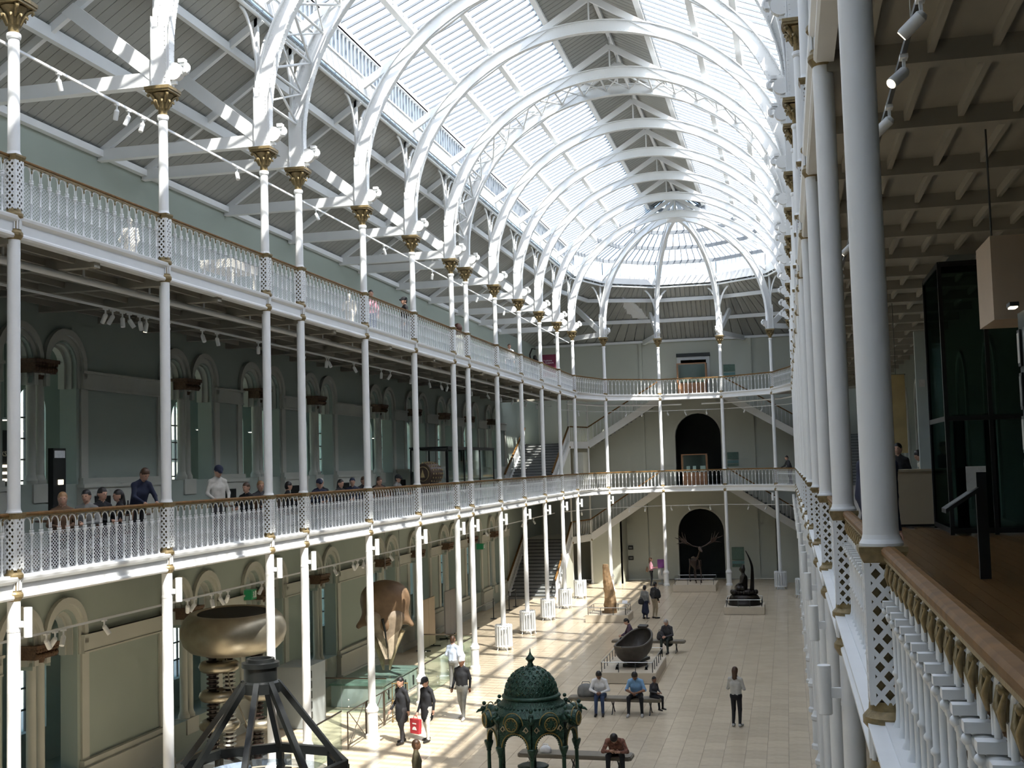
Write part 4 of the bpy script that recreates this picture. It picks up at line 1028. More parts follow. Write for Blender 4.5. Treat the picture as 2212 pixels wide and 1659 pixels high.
    MB().lathe([(.07, 3.07), (.07, 3.13), (.05, 3.15), (.06, 3.19), (.10, 3.23), (.10, 3.25), (.075, 3.28), (.04, 3.32), (.015, 3.38), (.006, 3.46)], 14, sharp=False).build('finial', GREEN, t)
    MB().lathe([(.3, .32), (.3, .4), (.12, .5), (.1, .75), (.3, .95), (.34, 1.0), (.3, 1.02), (.08, .98), (.07, 1.2), (.12, 1.3), (.05, 1.45)], 14, sharp=False).build('basin_pedestal', GREEN, t)
fountain()
BENCH = mat('bench_leather', (.17, .145, .105), .5, noise=(5, .15), bump=.1)
def bench(x0, x1, y, rz, label):
    L = x1 - x0; t = thing('bench', label, 'bench', ((x0 + x1) / 2, y, 0), rz, 'long padded hall benches')
    b = MB(); P = [(-L / 2, -.2, .38), (-L / 2 + .06, -.27, .38), (L / 2 - .06, -.27, .38), (L / 2, -.2, .38), (L / 2, .2, .38), (L / 2 - .06, .27, .38), (-L / 2 + .06, .27, .38), (-L / 2, .2, .38)]
    b.prism(P, (0, 0, .07)); b.prism([(p[0] * .985, p[1] * .93, .45) for p in P], (0, 0, .02)); b.build('seat_pad', BENCH, t)
    lg = MB()
    for s in (-1, 1): lg.tube([(0, s * .2, .38), (0, s * .03, .22), (0, s * .19, .02), (0, s * .25, .012)], .018, 6)
    lg.tube([(0, -.2, .36), (0, .2, .36)], .016, 6); LM = lg.mesh('leg', DGREY)
    for f in (-.4, -.02, .38): inst('leg', LM, t, (L * f, 0, 0))
bench(-6.62, -3.85, 28.95, -.05, 'brown padded bench just behind the green fountain'); bench(-6.65, -3.87, 35.9, -.05, 'brown padded bench in front of the great wooden bowl'); bench(-6.98, -4.13, 47.4, -.06, 'brown padded bench behind the great wooden bowl')
PLIN = mat('plinth_stone', (.56, .49, .38), .6, noise=(3, .05))
RAIL = mat('plinth_rail_steel', (.62, .62, .60), .3, .8, noise=(6, .05))
def plinth(x0, x1, y0, y1, z, label, rails='fblr', hgt=.33):
    t = thing('display_plinth', label, 'plinth', ((x0 + x1) / 2, (y0 + y1) / 2, 0)); a, c = (x1 - x0) / 2, (y1 - y0) / 2
    MB().box(-a, a, -c, c, .015, z - .03).box(-a + .01, a - .01, -c + .01, c - .01, z - .03, z).build('plinth_block', PLIN, t)
    e = .12; q = dict(f=((-a + e, -c + e), (a - e, -c + e)), b=((-a + e, c - e), (a - e, c - e)), l=((-a + e, -c + e), (-a + e, c - e)), r=((a - e, -c + e), (a - e, c - e)))
    for k in rails:
        (xa, ya), (xb, yb) = q[k]; L = math.hypot(xb - xa, yb - ya); n = max(2, int(L / .55))
        b = MB(); b.tube([(xa, ya, z + hgt), (xb, yb, z + hgt)], .014, 6)
        b.build('guard_rail', RAIL, t)
        for i in range(n + 1): f = i / n; x, y = xa + (xb - xa) * f, ya + (yb - ya) * f; MB().box(x - .012, x + .012, y - .012, y + .012, z, z + hgt).build('rail_post', DGREY, t)
    return t
plinth(-6.5, -4.55, 40.6, 44.1, .36, 'low stone plinth with steel rails under the great wooden bowl')
plinth(-9.46, -7.46, 56.0, 57.9, .34, 'low stone plinth carrying the tall brown stone pillar'); plinth(-6.6, -4.2, 69.0, 71.6, .40, 'low stone plinth in front of the dark ground floor doorway', 'fb'); plinth(-3.25, -1.35, 58.9, 60.8, .36, 'low stone plinth under the dark seated statue')
# great bowl: boat shaped vessel tilted towards the entrance
def bowl():
    t = thing('feast_bowl', 'great dark wooden boat-shaped bowl tilted up on its plinth', 'bowl', (-5.4, 42.2, .36), -.3); b = MB(); nu, nv = 28, 12
    def pt(u, v, off):
        w = (.56 - off) * max(0, 1 - abs(u) ** 2.6) ** .5; dp = (.66 - off) * (max(0, 1 - abs(u) ** 3.5)) ** .5
        a = PI * v; return Vector((-w * math.cos(a), u * (.98 - off), .66 + .16 * u * u * (1 if off == 0 else 1) - dp * math.sin(a) ** .8))
    for off in (0, .06):
        vs = [pt(-1 + 2 * i / nu, j / nv, off) for i in range(nu + 1) for j in range(nv + 1)]
        b.add(vs, [(i * (nv + 1) + j, (i + 1) * (nv + 1) + j, (i + 1) * (nv + 1) + j + 1, i * (nv + 1) + j + 1) for i in range(nu) for j in range(nv)], True)
    for e in (0, 1):
        vs = []
        for i in range(nu + 1): u = -1 + 2 * i / nu; vs += [pt(u, e, 0), pt(u, e, .06)]
        b.add(vs, [(2 * i, 2 * i + 1, 2 * i + 3, 2 * i + 2) for i in range(nu)], True)
    Rm = Matrix.Translation((0, 0, .17)) @ Matrix.Rotation(math.radians(13), 4, 'X'); b.xf(Rm)
    BW = mat('bowl_dark_wood', (.05, .043, .036), .55, noise=(6, .3), bump=.2); b.build('bowl_body', BW, t)
    rim = MB().tube([Rm @ pt(-1 + 2 * i / 28, 0, .03) for i in range(29)], .04, 6).tube([Rm @ pt(-1 + 2 * i / 28, 1, .03) for i in range(29)], .04, 6); rim.build('rim', mat('bowl_rim_wood', (.08, .07, .055), .5, noise=(6, .2)), t)
    pr = MB().box(-.16, .16, .8, 1.02, .86, .93); pr.xf(Matrix.Translation((0, 0, .17)) @ Matrix.Rotation(math.radians(13), 4, 'X')); pr.build('prow_handle', BW, t)
    MB().box(-.3, .3, -.45, .3, 0, .1).box(-.2, .2, -.3, .75, .1, .2).build('cradle', BLACK, t)
bowl()
for x, nm in ((-5.95, 'staircase'), (-4.95, 'open floor')):
    t = thing('floor_spotlight', 'small dark spotlight on the bowl plinth, %s side' % nm, 'spotlight', (x, 41.3, .36)); MB().box(-.05, .05, -.05, .05, 0, .02).build('base', BLACK, t); b = MB().tube([(0, 0, .05), (.02, .11, .12)], .045, 8); b.build('can', BLACK, t)
# stone pillar
rnd = random.Random(3); b = MB(); ZS = np.linspace(0, 2.27, 20); vs = []; nseg = 10
for i, z in enumerate(ZS):
    f = z / 2.27; w = .30 - .17 * f ** 1.6; cx = .05 * math.sin(z * 2.2) - .09 * f
    if 1.45 < z < 1.55: w *= .9
    for k in range(nseg): a = 2 * PI * k / nseg; r = w * (1 + rnd.uniform(-.09, .09)); vs.append((cx + r * math.cos(a), r * .75 * math.sin(a), z))
b.add(vs, [(i * nseg + k, i * nseg + (k + 1) % nseg, (i + 1) * nseg + (k + 1) % nseg, (i + 1) * nseg + k) for i in range(19) for k in range(nseg)], False); b.add(vs[-nseg:], [tuple(range(nseg))])
t = thing('stone_pillar', 'tall tapering brown stone pillar standing on a plinth in the sunlight', 'standing stone', (-8.45, 57.0, .34)); b.build('shaft', mat('brown_stone', (.27, .17, .085), .75, noise=(5, .4), bump=.5, bscale=9), t)
MB().prism([(.34 * math.cos(2 * PI * k / 9) * (1 + .12 * (k % 2)), .3 * math.sin(2 * PI * k / 9), 0) for k in range(9)], (0, 0, .09)).build('footing', MATS['brown_stone'], t)
t = thing('label_stand', 'small white angled label on a post at the pillar plinth', 'label stand', (-7.62, 56.2, .34)); MB().tube([(0, 0, 0), (0, 0, .55)], .015, 6).build('post', STEEL, t); MB().prism([(-.12, -.08, .52), (.12, -.08, .52), (.12, .08, .64), (-.12, .08, .64)], (0, 0, .015)).build('label_plate', C['white'], t)
# seated bronze figure in profile with a pointed back
BRZ = mat('dark_bronze', (.022, .018, .015), .4, .5, noise=(8, .3), bump=.2)
t = thing('seated_statue', 'dark bronze seated figure on a lotus base with curved pointed halo', 'statue', (-2.3, 59.85, .36))
MB().lathe([(.78, 0), (.8, .08), (.74, .12), (.74, .3), (.68, .42), (.6, .5), (.55, .52)], 24, squash=.8, sharp=False).build('throne_base', BRZ, t)
b = MB().lathe([(.5, .52), (.62, .58), (.64, .66), (.56, .72), (.48, .74)], 24, squash=.8, sharp=False)
for k in range(16): a = 2 * PI * k / 16; b.sphere((.6 * math.cos(a), .48 * math.sin(a), .62), .1, 6, 5, (.7, .7, 1.1))
b.build('lotus_seat', BRZ, t)
pr = [cap((-.02, 0, .84), (0, 0, 1.28), .20, .19, 0), cap((-.25, -.36, .82), (-.1, .3, .82), .13, .13, 0), cap((-.05, -.42, .82), (-.35, .2, .82), .13, .11, 0), cap((0, -.22, 1.38), (0, .22, 1.38), .09, .09, 0), cap((0, 0, 1.45), (-.02, 0, 1.58), .08, .08, 0), ell_((-.04, 0, 1.7), (.14, .13, .17), 0), ell_((0, 0, 1.86), (.07, .07, .07), 0), cap((0, -.25, 1.36), (-.08, -.34, 1.08), .075, .06, 0), cap((-.08, -.34, 1.08), (-.36, -.12, .92), .055, .05, 0), cap((0, .25, 1.36), (-.08, .34, 1.08), .075, .06, 0), cap((-.08, .34, 1.08), (-.36, .1, .92), .055, .05, 0), ell_((-.18, 0, 1.69), (.04, .03, .05), 0)]
sdf_obj('figure', pr, [BRZ], h=.035, parent=t)
b = MB(); L_ = []
for i in range(15):
    f = i / 14; z = .74 + 1.86 * f; x = .28 + .10 * math.sin(f * 2.2) - .36 * max(0, f - .55) ** 1.5 * 2.2; L_.append((x, .34 * (1 - f ** 2.4) + .015, z))
for (x0, w0, z0), (x1, w1, z1) in zip(L_[:-1], L_[1:]): b.add([(x0, -w0, z0), (x0, w0, z0), (x0 + .2 - .16 * (z0 - .74) / 1.86, w0 * .6, z0), (x0 + .2 - .16 * (z0 - .74) / 1.86, -w0 * .6, z0), (x1, -w1, z1), (x1, w1, z1), (x1 + .2 - .16 * (z1 - .74) / 1.86, w1 * .6, z1), (x1 + .2 - .16 * (z1 - .74) / 1.86, -w1 * .6, z1)], [(0, 1, 5, 4), (1, 2, 6, 5), (2, 3, 7, 6), (3, 0, 4, 7)])
b.build('halo_screen', BRZ, t)
# giant deer skeleton
BONE = mat('dark_bone', (.035, .019, .012), .6, noise=(10, .3))
t = thing('deer_skeleton', 'brown giant deer skeleton with vast antlers before the dark doorway', 'skeleton', (-5.35, 70.3, .40), math.radians(-70))
MB().tube([(-.9, 0, 1.35), (-.5, 0, 1.42), (0, 0, 1.38), (.45, 0, 1.48), (.75, 0, 1.75), (.95, 0, 1.98)], [.04, .06, .06, .06, .05, .045], 7).build('spine', BONE, t)
RB = MB()
for s in (-1, 1): RB.tube([(0, 0, 0), (.02, s * .2, -.12), (.03, s * .22, -.38), (.06, s * .05, -.6)], .014, 5)
RBM = RB.mesh('rib', BONE)
for i in range(10): inst('rib', RBM, t, (-.35 + .08 * i, 0, 1.38))
for x, s in ((-.85, -1), (-.85, 1), (.4, -1), (.4, 1)):
    hind = x < 0; MB().tube([(x, s * .12, 1.3), (x + (.14 if hind else -.08), s * .15, .95), (x + (-.12 if hind else .05), s * .15, .55), (x + (-.02 if hind else .04), s * .15, .1), (x + .05, s * .15, .02)], [.07, .05, .035, .03, .045], 7).build('leg', BONE, t)
sdf_obj('skull', [cap((.92, 0, 2.0), (1.32, 0, 1.86), .10, .045, 0), ell_((.92, 0, 2.03), (.11, .09, .09), 0)], [BONE], h=.025, parent=t)
for s in (-1, 1):
    b = MB().tube([(.92, s * .06, 2.08), (.8, s * .35, 2.15), (.75, s * .7, 2.35)], [.03, .03, .045], 7)
    b.add([(.77, s * .55, 2.2), (.72, s * .95, 2.35), (.72, s * 1.15, 2.62), (.75, s * .8, 2.58), (.77, s * .55, 2.2)], [(0, 1, 2, 3)])
    for y, z, dy, dz in ((.7, 2.35, .1, .5), (.85, 2.55, .12, .4), (1.0, 2.6, .2, .3), (1.1, 2.55, .3, .12), (.95, 2.35, .35, -.05)): b.tube([(.74, s * y, z), (.72, s * (y + dy * .6), z + dz * .5), (.78, s * (y + dy), z + dz)], [.035, .025, .008], 6)
    b.build('antler', BONE, t)
# ------------------------------------------------ black lighthouse lens frame
def lens():
    t = thing('lens_frame', 'black iron frame of a lighthouse lens with sloping legs to a top collar', 'lens frame', (-9.43, 20.5, 0)); R = 1.5; zr = 2.1
    MB().lathe([(.30, 3.62), (.30, 3.86), (.34, 3.87), (.34, 3.95), (.26, 3.96), (.25, 4.02), (.20, 4.02), (.18, 3.9)], 24).build('top_collar', BLACK, t)
    MB().lathe([(.36, 3.42), (.36, 3.6), (.28, 3.64)], 24).build('collar_skirt', BLACK, t)
    pts = [(R * math.cos(PI / 4 * k + .2), R * math.sin(PI / 4 * k + .2)) for k in range(8)]
    for k in range(8):
        if k % 4 == 3 and False: continue
        x, y = pts[k]
        if k % 2 == 0 or k in (5, 7): MB().beam((x * .95, y * .95, zr + .06), (x * .2, y * .2, 3.6), .10, .10).build('leg', BLACK, t)
        p, q = pts[k], pts[(k + 1) % 8]; MB().beam((*p, zr), (*q, zr), .12, .16).build('ring_bar', BLACK, t); MB().beam((*p, .9), (*q, .9), .1, .1).build('lower_ring_bar', BLACK, t)
        MB().box(x - .06, x + .06, y - .06, y + .06, .02, zr).build('corner_post', BLACK, t); m_ = ((p[0] + q[0]) / 2, (p[1] + q[1]) / 2); MB().beam((m_[0] * .97, m_[1] * .97, zr - .05), (m_[0] * .97, m_[1] * .97, 1.55), .05, .05).build('panel_bar', BLACK, t)
    PR = mat_mix('lens_prism_glass', (.78, .86, .92), .35, .04, tint=(.9, .95, 1)); pm = MB()
    for j in range(5):
        r = 1.25 + .03 * math.sin(j); z = 1.0 + .2 * j; P_ = arc((0, 0, z), r, -PI / 16, PI / 16, 5, 'xy'); Q_ = arc((0, 0, z + .15), r - .02, -PI / 16, PI / 16, 5, 'xy'); I_ = arc((0, 0, z + .07), r - .18, -PI / 16, PI / 16, 5, 'xy')
        n = len(P_); pm.add(P_ + Q_ + I_, [f for i in range(n - 1) for f in ((i, i + 1, n + i + 1, n + i), (n + i, n + i + 1, 2 * n + i + 1, 2 * n + i), (2 * n + i, 2 * n + i + 1, i + 1, i))])
    PMH = pm.mesh('lens_prisms', PR)
    for k in range(16): inst('lens_prisms', PMH, t, rz=2 * PI * k / 16)
    MB().lathe([(1.15, .02), (1.15, .85), (.9, .9)], 24).build('pedestal', BLACK, t)
lens()
# ------------------------------------------------ high voltage generator
DULL = mat('dull_aluminium', (.34, .31, .24), .36, .85, noise=(4, .15), bump=.05)
INS = mat('brown_insulator', (.03, .018, .014), .3, noise=(8, .3)); INSW = mat('white_insulator_rib', (.55, .55, .5), .4, noise=(8, .1))
def gen():
    t = thing('voltage_generator', 'high voltage generator with huge dull metal ring on ribbed insulator stacks', 'generator', (-13.3, 27.4, 0)); pf = []
    for i in range(15): a = math.radians(115 - 265 * i / 14); pf.append((.84 + .44 * math.cos(a), 3.57 + .46 * math.sin(a)))
    eb = MB().lathe([(.86, 3.3), (.85, 3.9), (.87, 4.0), (.93, 4.03), (1.05, 4.0), (1.17, 3.88), (1.26, 3.68), (1.27, 3.5), (1.2, 3.28), (1.06, 3.14), (.85, 3.07), (.4, 3.05), (0, 3.05)], 44, sharp=False); eb.xf(Matrix.Translation((0, 0, -3.57))); eo = inst('ring_electrode', eb.mesh('ring_electrode', DULL), t, (0, 0, 3.57), rot=(.06, .02, 0)); MB().lathe([(.847, .43), (.84, -.27), (0, -.29)], 32).build('interior_shade', DARK, eo)  # near-black liner paints the shade inside the hollow ring
    u = Vector((.975, .22, 0))
    for c0, R, ins in ((-.36, .50, (-.52, -.12)), (.62, .34, (.55,))):
        for z in (2.72, 2.02, 1.32): cxy = u * c0; MB().tube([(cxy.x + R * math.cos(2 * PI * i / 24) * .72, cxy.y + R * math.sin(2 * PI * i / 24) * .72, z) for i in range(24)], .13, 10, closed=True).build('grading_ring', DULL, t); 
        for z in (2.72, 2.02, 1.32): cxy = u * c0; MB().lathe([(R * .75, z - .06), (R * .75, z + .06)], 20, (cxy.x, cxy.y, 0)).build('ring_plate', DULL, t)
        for d in ins:
            p = u * d; MB().tube([(p.x, p.y, .5), (p.x, p.y, 3.15)], .10, 10).build('insulator_core', INS, t); rb_ = MB()
            for z in np.arange(.6, 3.1, .105): rb_.lathe([(.1, 0), (.155, .02), (.155, .05), (.1, .06)], 12, (p.x, p.y, float(z)))
            stuff(rb_.build('insulator_ribs', INSW if d in (-.12,) else INS, t))
    MB().box(-1.2, 1.2, -.6, .6, .02, .5).build('equipment_base', DGREY, t)
    MB().tube([u * .5 + Vector((0, -.3, 1.2)), u * .05 + Vector((0, -.35, 2.3)), u * -.2 + Vector((0, 0, 3.1))], .02, 6).build('connecting_rod', DULL, t)
gen()
# ------------------------------------------------ hanging whale skull
SK1 = mat('skull_brown', (.16, .10, .055), .6, noise=(3, .3), bump=.3, bscale=12); SK2 = mat('skull_pale_sunlit', (.46, .38, .28), .6, noise=(5, .3), bump=.2, bscale=12); SK3 = mat('jaw_yellow', (.40, .33, .20), .55, noise=(7, .3))
t = thing('whale_skull', 'huge brown sperm whale skull hung nose down beside the hall columns', 'skull', (-13.05, 38.0, 0), .25)
sdf_obj('cranium', [ell_((0, 0, 3.25), (.74, .55, .50), 0), cap((-.3, 0, 3.1), (.3, 0, 3.1), .5, .5, 0), cap((-.42, 0, 2.95), (-.55, -.02, 2.5), .36, .22, 0), cap((.42, 0, 2.95), (.55, -.02, 2.5), .36, .22, 0), cap((-.6, 0, 2.55), (-.88, -.05, 2.28), .16, .09, 0), cap((.6, 0, 2.55), (.86, -.05, 2.28), .15, .08, 0), cap((0, 0, 2.8), (0, .02, 2.4), .5, .48, 0)], [SK1], h=.05, k=.12, parent=t)
sdf_obj('face', [cap((-.25, -.08, 2.55), (.05, -.16, 1.45), .42, .08, 0), cap((.25, -.08, 2.55), (.08, -.16, 1.45), .42, .08, 0)], [mat('skull_grey_brown', (.27, .21, .15), .6, noise=(4, .35), bump=.4, bscale=10)], h=.045, k=.06, parent=t)
MB().tube([(-.05, -.56, 2.55), (.02, -.5, 2.15), (.06, -.34, 1.6)], [.05, .035, .015], 6).build('groove_shade', BLACK, t)  # raised black tube draws the groove's shade; no groove is cut
b = MB()
for s in (-1, 1): b.prism([(.08 + s * .02, -.40, 1.85), (.08 + s * .38, -.30, 2.15), (.08 + s * .30, -.28, 1.75), (.08 + s * .10, -.26, 1.22), (.08 + s * .02, -.26, 1.22)][::s], (0, .12, 0))
b.build('rostrum', SK2, t)  # paler plates hold the sunlit patch of the lower skull in their colour
for s in (-1, 1): MB().tube([(s * .55, .12, 2.1), (s * .3, .15, 1.6), (s * .14, .1, 1.1), (s * .10, .05, .82)], [.09, .10, .08, .03], 8).build('lower_jaw', SK3, t)
for x, y in ((-.5, 0), (.5, 0), (0, .35)): MB().tube([(x, y, 3.1), (x, y, 5.48)], .012, 5).build('cable', STEEL, t)
# ------------------------------------------------ glass screens, gates and desks along the far aisle
GEDGE = mat('glass_edge_green', (.10, .22, .17), .2, noise=(4, .1))
def glass_rail(path, label, h_=1.05):
    t = thing('glass_balustrade', label, 'glass balustrade')
    for (x0, y0), (x1, y1) in zip(path[:-1], path[1:]):
        L = math.hypot(x1 - x0, y1 - y0); n = max(1, round(L / 1.3))
        for i in range(n):
            f0, f1 = i / n + .01 / L, (i + 1) / n - .01 / L; a = (x0 + (x1 - x0) * f0, y0 + (y1 - y0) * f0); c = (x0 + (x1 - x0) * f1, y0 + (y1 - y0) * f1)
            MB().beam((*a, h_ / 2), (*c, h_ / 2), .015, h_ - .06).build('glass_panel', GLASS, t)
            for zz in (.2, .4): MB().sphere((a[0] + (c[0] - a[0]) * .15, a[1] + (c[1] - a[1]) * .15, zz), .028, 8, 5).build('fixing_stud', STEEL, t)
        MB().tube([(x0, y0, h_), (x1, y1, h_)], .022, 8).build('handrail', mat('rail_bronze', (.10, .08, .06), .4, .5, noise=(6, .2)), t)
    return t
glass_rail([(-13.9, 44.6), (-11.72, 44.6), (-11.72, 37.0)], 'glass balustrade with dark rail between the sixth and eighth far-side columns')
glass_rail([(-11.72, 27.9), (-11.72, 30.4)], 'short glass balustrade beside the fourth far-side column'); glass_rail([(-15.0, 35.2), (-12.1, 35.2)], 'glass screen across the aisle behind the fifth far-side column')
BRASS = mat('brass_bar', (.30, .20, .07), .35, .8, noise=(6, .15))
t = thing('cross_gate', 'dark metal railing with crossed bars beside the fifth far-side column', 'railing', (-11.62, 30.6, 0))
for y0 in (0, 1.5, 3.0):
    for z in (.12, .98): MB().tube([(0, y0, z), (0, y0 + 1.4, z)], .016, 6).build('rail', MATS['rail_bronze'], t)
    for a, c in ((.12, .98), (.98, .12)): MB().tube([(0, y0 + .08, a), (0, y0 + 1.32, c)], .012, 6).build('cross_bar', MATS['rail_bronze'], t)
    for y in (y0, y0 + 1.4): MB().tube([(0, y, 0.02), (0, y, 1.0)], .018, 6).build('post', MATS['rail_bronze'], t)
t = thing('brass_gate', 'small brass lattice gate standing beside the pair of men', 'gate', (-11.35, 34.2, 0), .3)
for x in np.linspace(-.22, .22, 5): MB().tube([(x, 0, .03), (x, 0, 1.12)], .013, 6).build('bar', BRASS, t)
for z in (.08, .6, 1.1): MB().tube([(-.24, 0, z), (.24, 0, z)], .015, 6).build('rail', BRASS, t)
for x in (-.22, .22): MB().box(x - .02, x + .02, -.12, .12, 0, .03).build('foot', BRASS, t)
GRY = mat('desk_grey', (.30, .33, .33), .5, noise=(2, .05))
t = thing('reception_desk', 'long grey reception desk with glass front behind the fifth column', 'desk', (-13.3, 37.6, 0)); MB().box(-.9, .8, -1.6, 1.9, .015, .68).build('desk_body', GRY, t); MB().box(-.95, .85, -1.65, 1.95, .68, .73).build('desk_top', mat('desk_top_green_glass', (.12, .19, .16), .2, noise=(2, .05)), t)
for i in range(4): MB().box(.8, .83, -1.5 + i * .85, -.75 + i * .85, .12, .62).build('front_panel', mat('desk_front_green', (.20, .27, .23), .3, noise=(2, .08)), t); MB().box(.83, .86, -1.2 + i * .85, -1.12 + i * .85, .2, .5).build('front_slot', BLACK, t)
t = thing('tall_cabinet', 'tall flat grey cabinet behind the fourth far-side column', 'cabinet', (-14.2, 33.6, 0)); MB().box(-.5, .5, -.7, .7, .015, 1.75).build('cabinet_body', GRY, t)
for i in range(5): MB().box(.5, .53, -.65, -.4, .25 + i * .29, .45 + i * .29).build('screen', BLACK, t)
for (x, y0, y1, m_, lb) in ((-14.6, 46.95, 48.75, mat('beige_board', (.40, .32, .22), .7, noise=(2, .06)), 'beige display board on feet against the arcade'), (-14.6, 50.3, 52.0, mat('grey_board', (.22, .21, .20), .7, noise=(2, .06)), 'grey display board on feet against the arcade')):
    t = thing('display_board', lb, 'display board', (x, (y0 + y1) / 2, 0)); d = (y1 - y0) / 2; MB().box(-.03, .03, -d, -.01, .12, 2.05).build('leaf', m_, t); MB().box(-.03, .03, .01, d, .12, 2.05).build('leaf', m_, t)
    for y in (-d * .8, d * .8): MB().box(-.3, .3, y - .02, y + .02, .015, .06).box(-.02, .02, y - .02, y + .02, .06, .14).build('foot', BLACK, t)
for k, y in enumerate((54.0, 57.4, 60.8, 62.3)):
    t = thing('barrier_post', 'black queue barrier post along the arcade, %s from the display boards' % ORD[k], 'barrier post', (-14.2, y, 0)); MB().lathe([(.17, .015), (.17, .03), (.03, .05)], 12).build('base', BLACK, t); MB().tube([(0, 0, .04), (0, 0, .98)], .025, 8).build('post', BLACK, t)
    if k in (0, 2): MB().box(-.01, .01, .02, 1.48 if k == 2 else 3.35, .88, .93).build('belt', BLACK, t)
for (x, y, z, lb) in ((-15.36, 32.9, 3.84, 'green running man exit sign above the generator'), (-15.36, 60.2, 3.31, 'green running man exit sign near the staircase')):
    t = thing('exit_sign', lb, 'exit sign', (x, y, z)); MB().box(-.29, .05, -.18, .18, -.14, .14).build('sign_box', mat('exit_green', (.015, .16, .06), .4, noise=(4, .05), emit=.25), t); g = MB(); g.sphere((.06, -.05, .07), .025, 6, 4); g.tube([(.06, -.05, .04), (.06, -.04, -.02), (.06, -.09, -.09)], .014, 4); g.tube([(.06, -.04, -.02), (.06, .01, -.09)], .014, 4); g.tube([(.06, -.09, .0), (.06, -.01, .03)], .012, 4); g.box(.05, .06, .05, .14, -.09, .1); g.build('pictogram', C['white'], t)
for z, nm in ((2.0, 'upper'), (1.35, 'lower')):
    t = thing('wall_plaque', '%s of two small black plaques on the stair enclosure' % nm, 'plaque', (-9.9, YW - .03, z)); MB().box(-.16, .16, -.02, .02, -.13, .13).build('plate', BLACK, t); MB().box(-.1, .1, -.03, -.02, -.05, .05).build('inscription', C['grey'], t)
t = thing('leaflet_stand', 'grey leaflet stand with purple top behind the woman in pink', 'leaflet stand', (-7.65, 73.4, 0)); MB().box(-.22, .22, -.15, .15, .015, .12).box(-.03, .03, -.03, .03, .12, 1.1).build('stand_base', GRY, t); MB().prism([(-.22, -.06, .35), (.22, -.06, .35), (.22, .04, 1.0), (-.22, .04, 1.0)], (0, .05, 0)).build('leaflet_rack', C['lgrey'], t); MB().box(-.24, .24, -.04, .04, 1.0, 1.5).build('header_board', mat('purple_header', (.16, .04, .20), .6, noise=(2, .05)), t)
# ------------------------------------------------ end wall notices, cases
SG = mat('notice_green', (.10, .17, .13), .6, noise=(30, .5)); SG2 = mat('notice_teal', (.13, .26, .25), .6, noise=(3, .1)); WOODC = mat('case_wood', (.26, .13, .06), .45, noise=(8, .2))
for (x0, x1, z0, z1, lb) in ((-3.66, -2.95, 12.9, 13.35, 'green printed notice beside the upper doorway'), (-3.64, -2.95, 7.4, 7.85, 'green printed notice beside the first gallery doorway'), (-3.6, -2.85, 1.15, 1.95, 'green picture notice behind the seated statue')):
    t = thing('wall_notice', lb, 'notice', ((x0 + x1) / 2, YW - .04, z0)); w = (x1 - x0) / 2; MB().box(-w, w, -.01, .02, 0, z1 - z0).build('picture_panel', SG, t); MB().box(-w, w, -.01, .02, -.24, -.06).build('caption_panel', SG2, t); MB().box(-w, w, -.01, .02, -.42, -.28).build('lower_panel', SG, t)
def case(x, y, z, w, d, h_, label, items):
    t = thing('display_case', label, 'display case', (x, y, z))
    MB().box(-w / 2, w / 2, -d / 2, d / 2, .015, h_ * .42).build('case_base', WOODC, t); zb = h_ * .42
    for sx in (-1, 1):
        for sy in (-1, 1): MB().box(sx * w / 2 - .04, sx * w / 2 + .04, sy * d / 2 - .04, sy * d / 2 + .04, zb, h_).build('frame_post', WOODC, t)
    MB().box(-w / 2 - .04, w / 2 + .04, -d / 2 - .04, d / 2 + .04, h_, h_ + .06).build('case_top', WOODC, t)
    MB().box(-w / 2 + .03, w / 2 - .03, -d / 2 - .01, -d / 2, zb, h_).build('front_glass', GLASS, t); MB().box(-w / 2 + .03, w / 2 - .03, d / 2, d / 2 + .01, zb, h_).build('back_panel', DGREY, t)
    return t
case(-5.55, 75.6, F3, 1.75, .7, 2.0, 'wooden glass case with three pale shells before the upper doorway', 0); case(-5.6, 75.6, F1, 1.5, .7, 1.85, 'wooden glass case with white papers before the first gallery doorway', 1)
for k, x in enumerate((-6.05, -5.5, -5.0)):
    o = sdf_obj('shell', [ell_((0, 0, .12), (.2, .14, .13), 0), ell_((.13, 0, .2), (.12, .1, .1), 0), cap((-.1, 0, .1), (-.26, 0, .06), .08, .03, 0)], [mat('pale_shell', (.68, .62, .45), .5, noise=(8, .15))], (x, 75.55, F3 + .86), h=.025); tag(o, 'pale shell in the upper doorway case, %s from the staircase side' % ORD[k], 'shell', 'shells in the upper case')
for k, (x, w) in enumerate(((-6.0, .22), (-5.62, .2), (-5.1, .32))):
    o = MB().prism([(-w / 2, 0, 0), (w / 2, 0, 0), (w / 2, .1, .36), (-w / 2, .1, .36)], (0, .02, 0)).build('paper_sheet', C['white'], None, (x, 75.5, F1 + .81)); tag(o, 'white paper sheet propped in the first gallery case, %s from the staircase side' % ORD[k], 'paper', 'papers in the first gallery case')
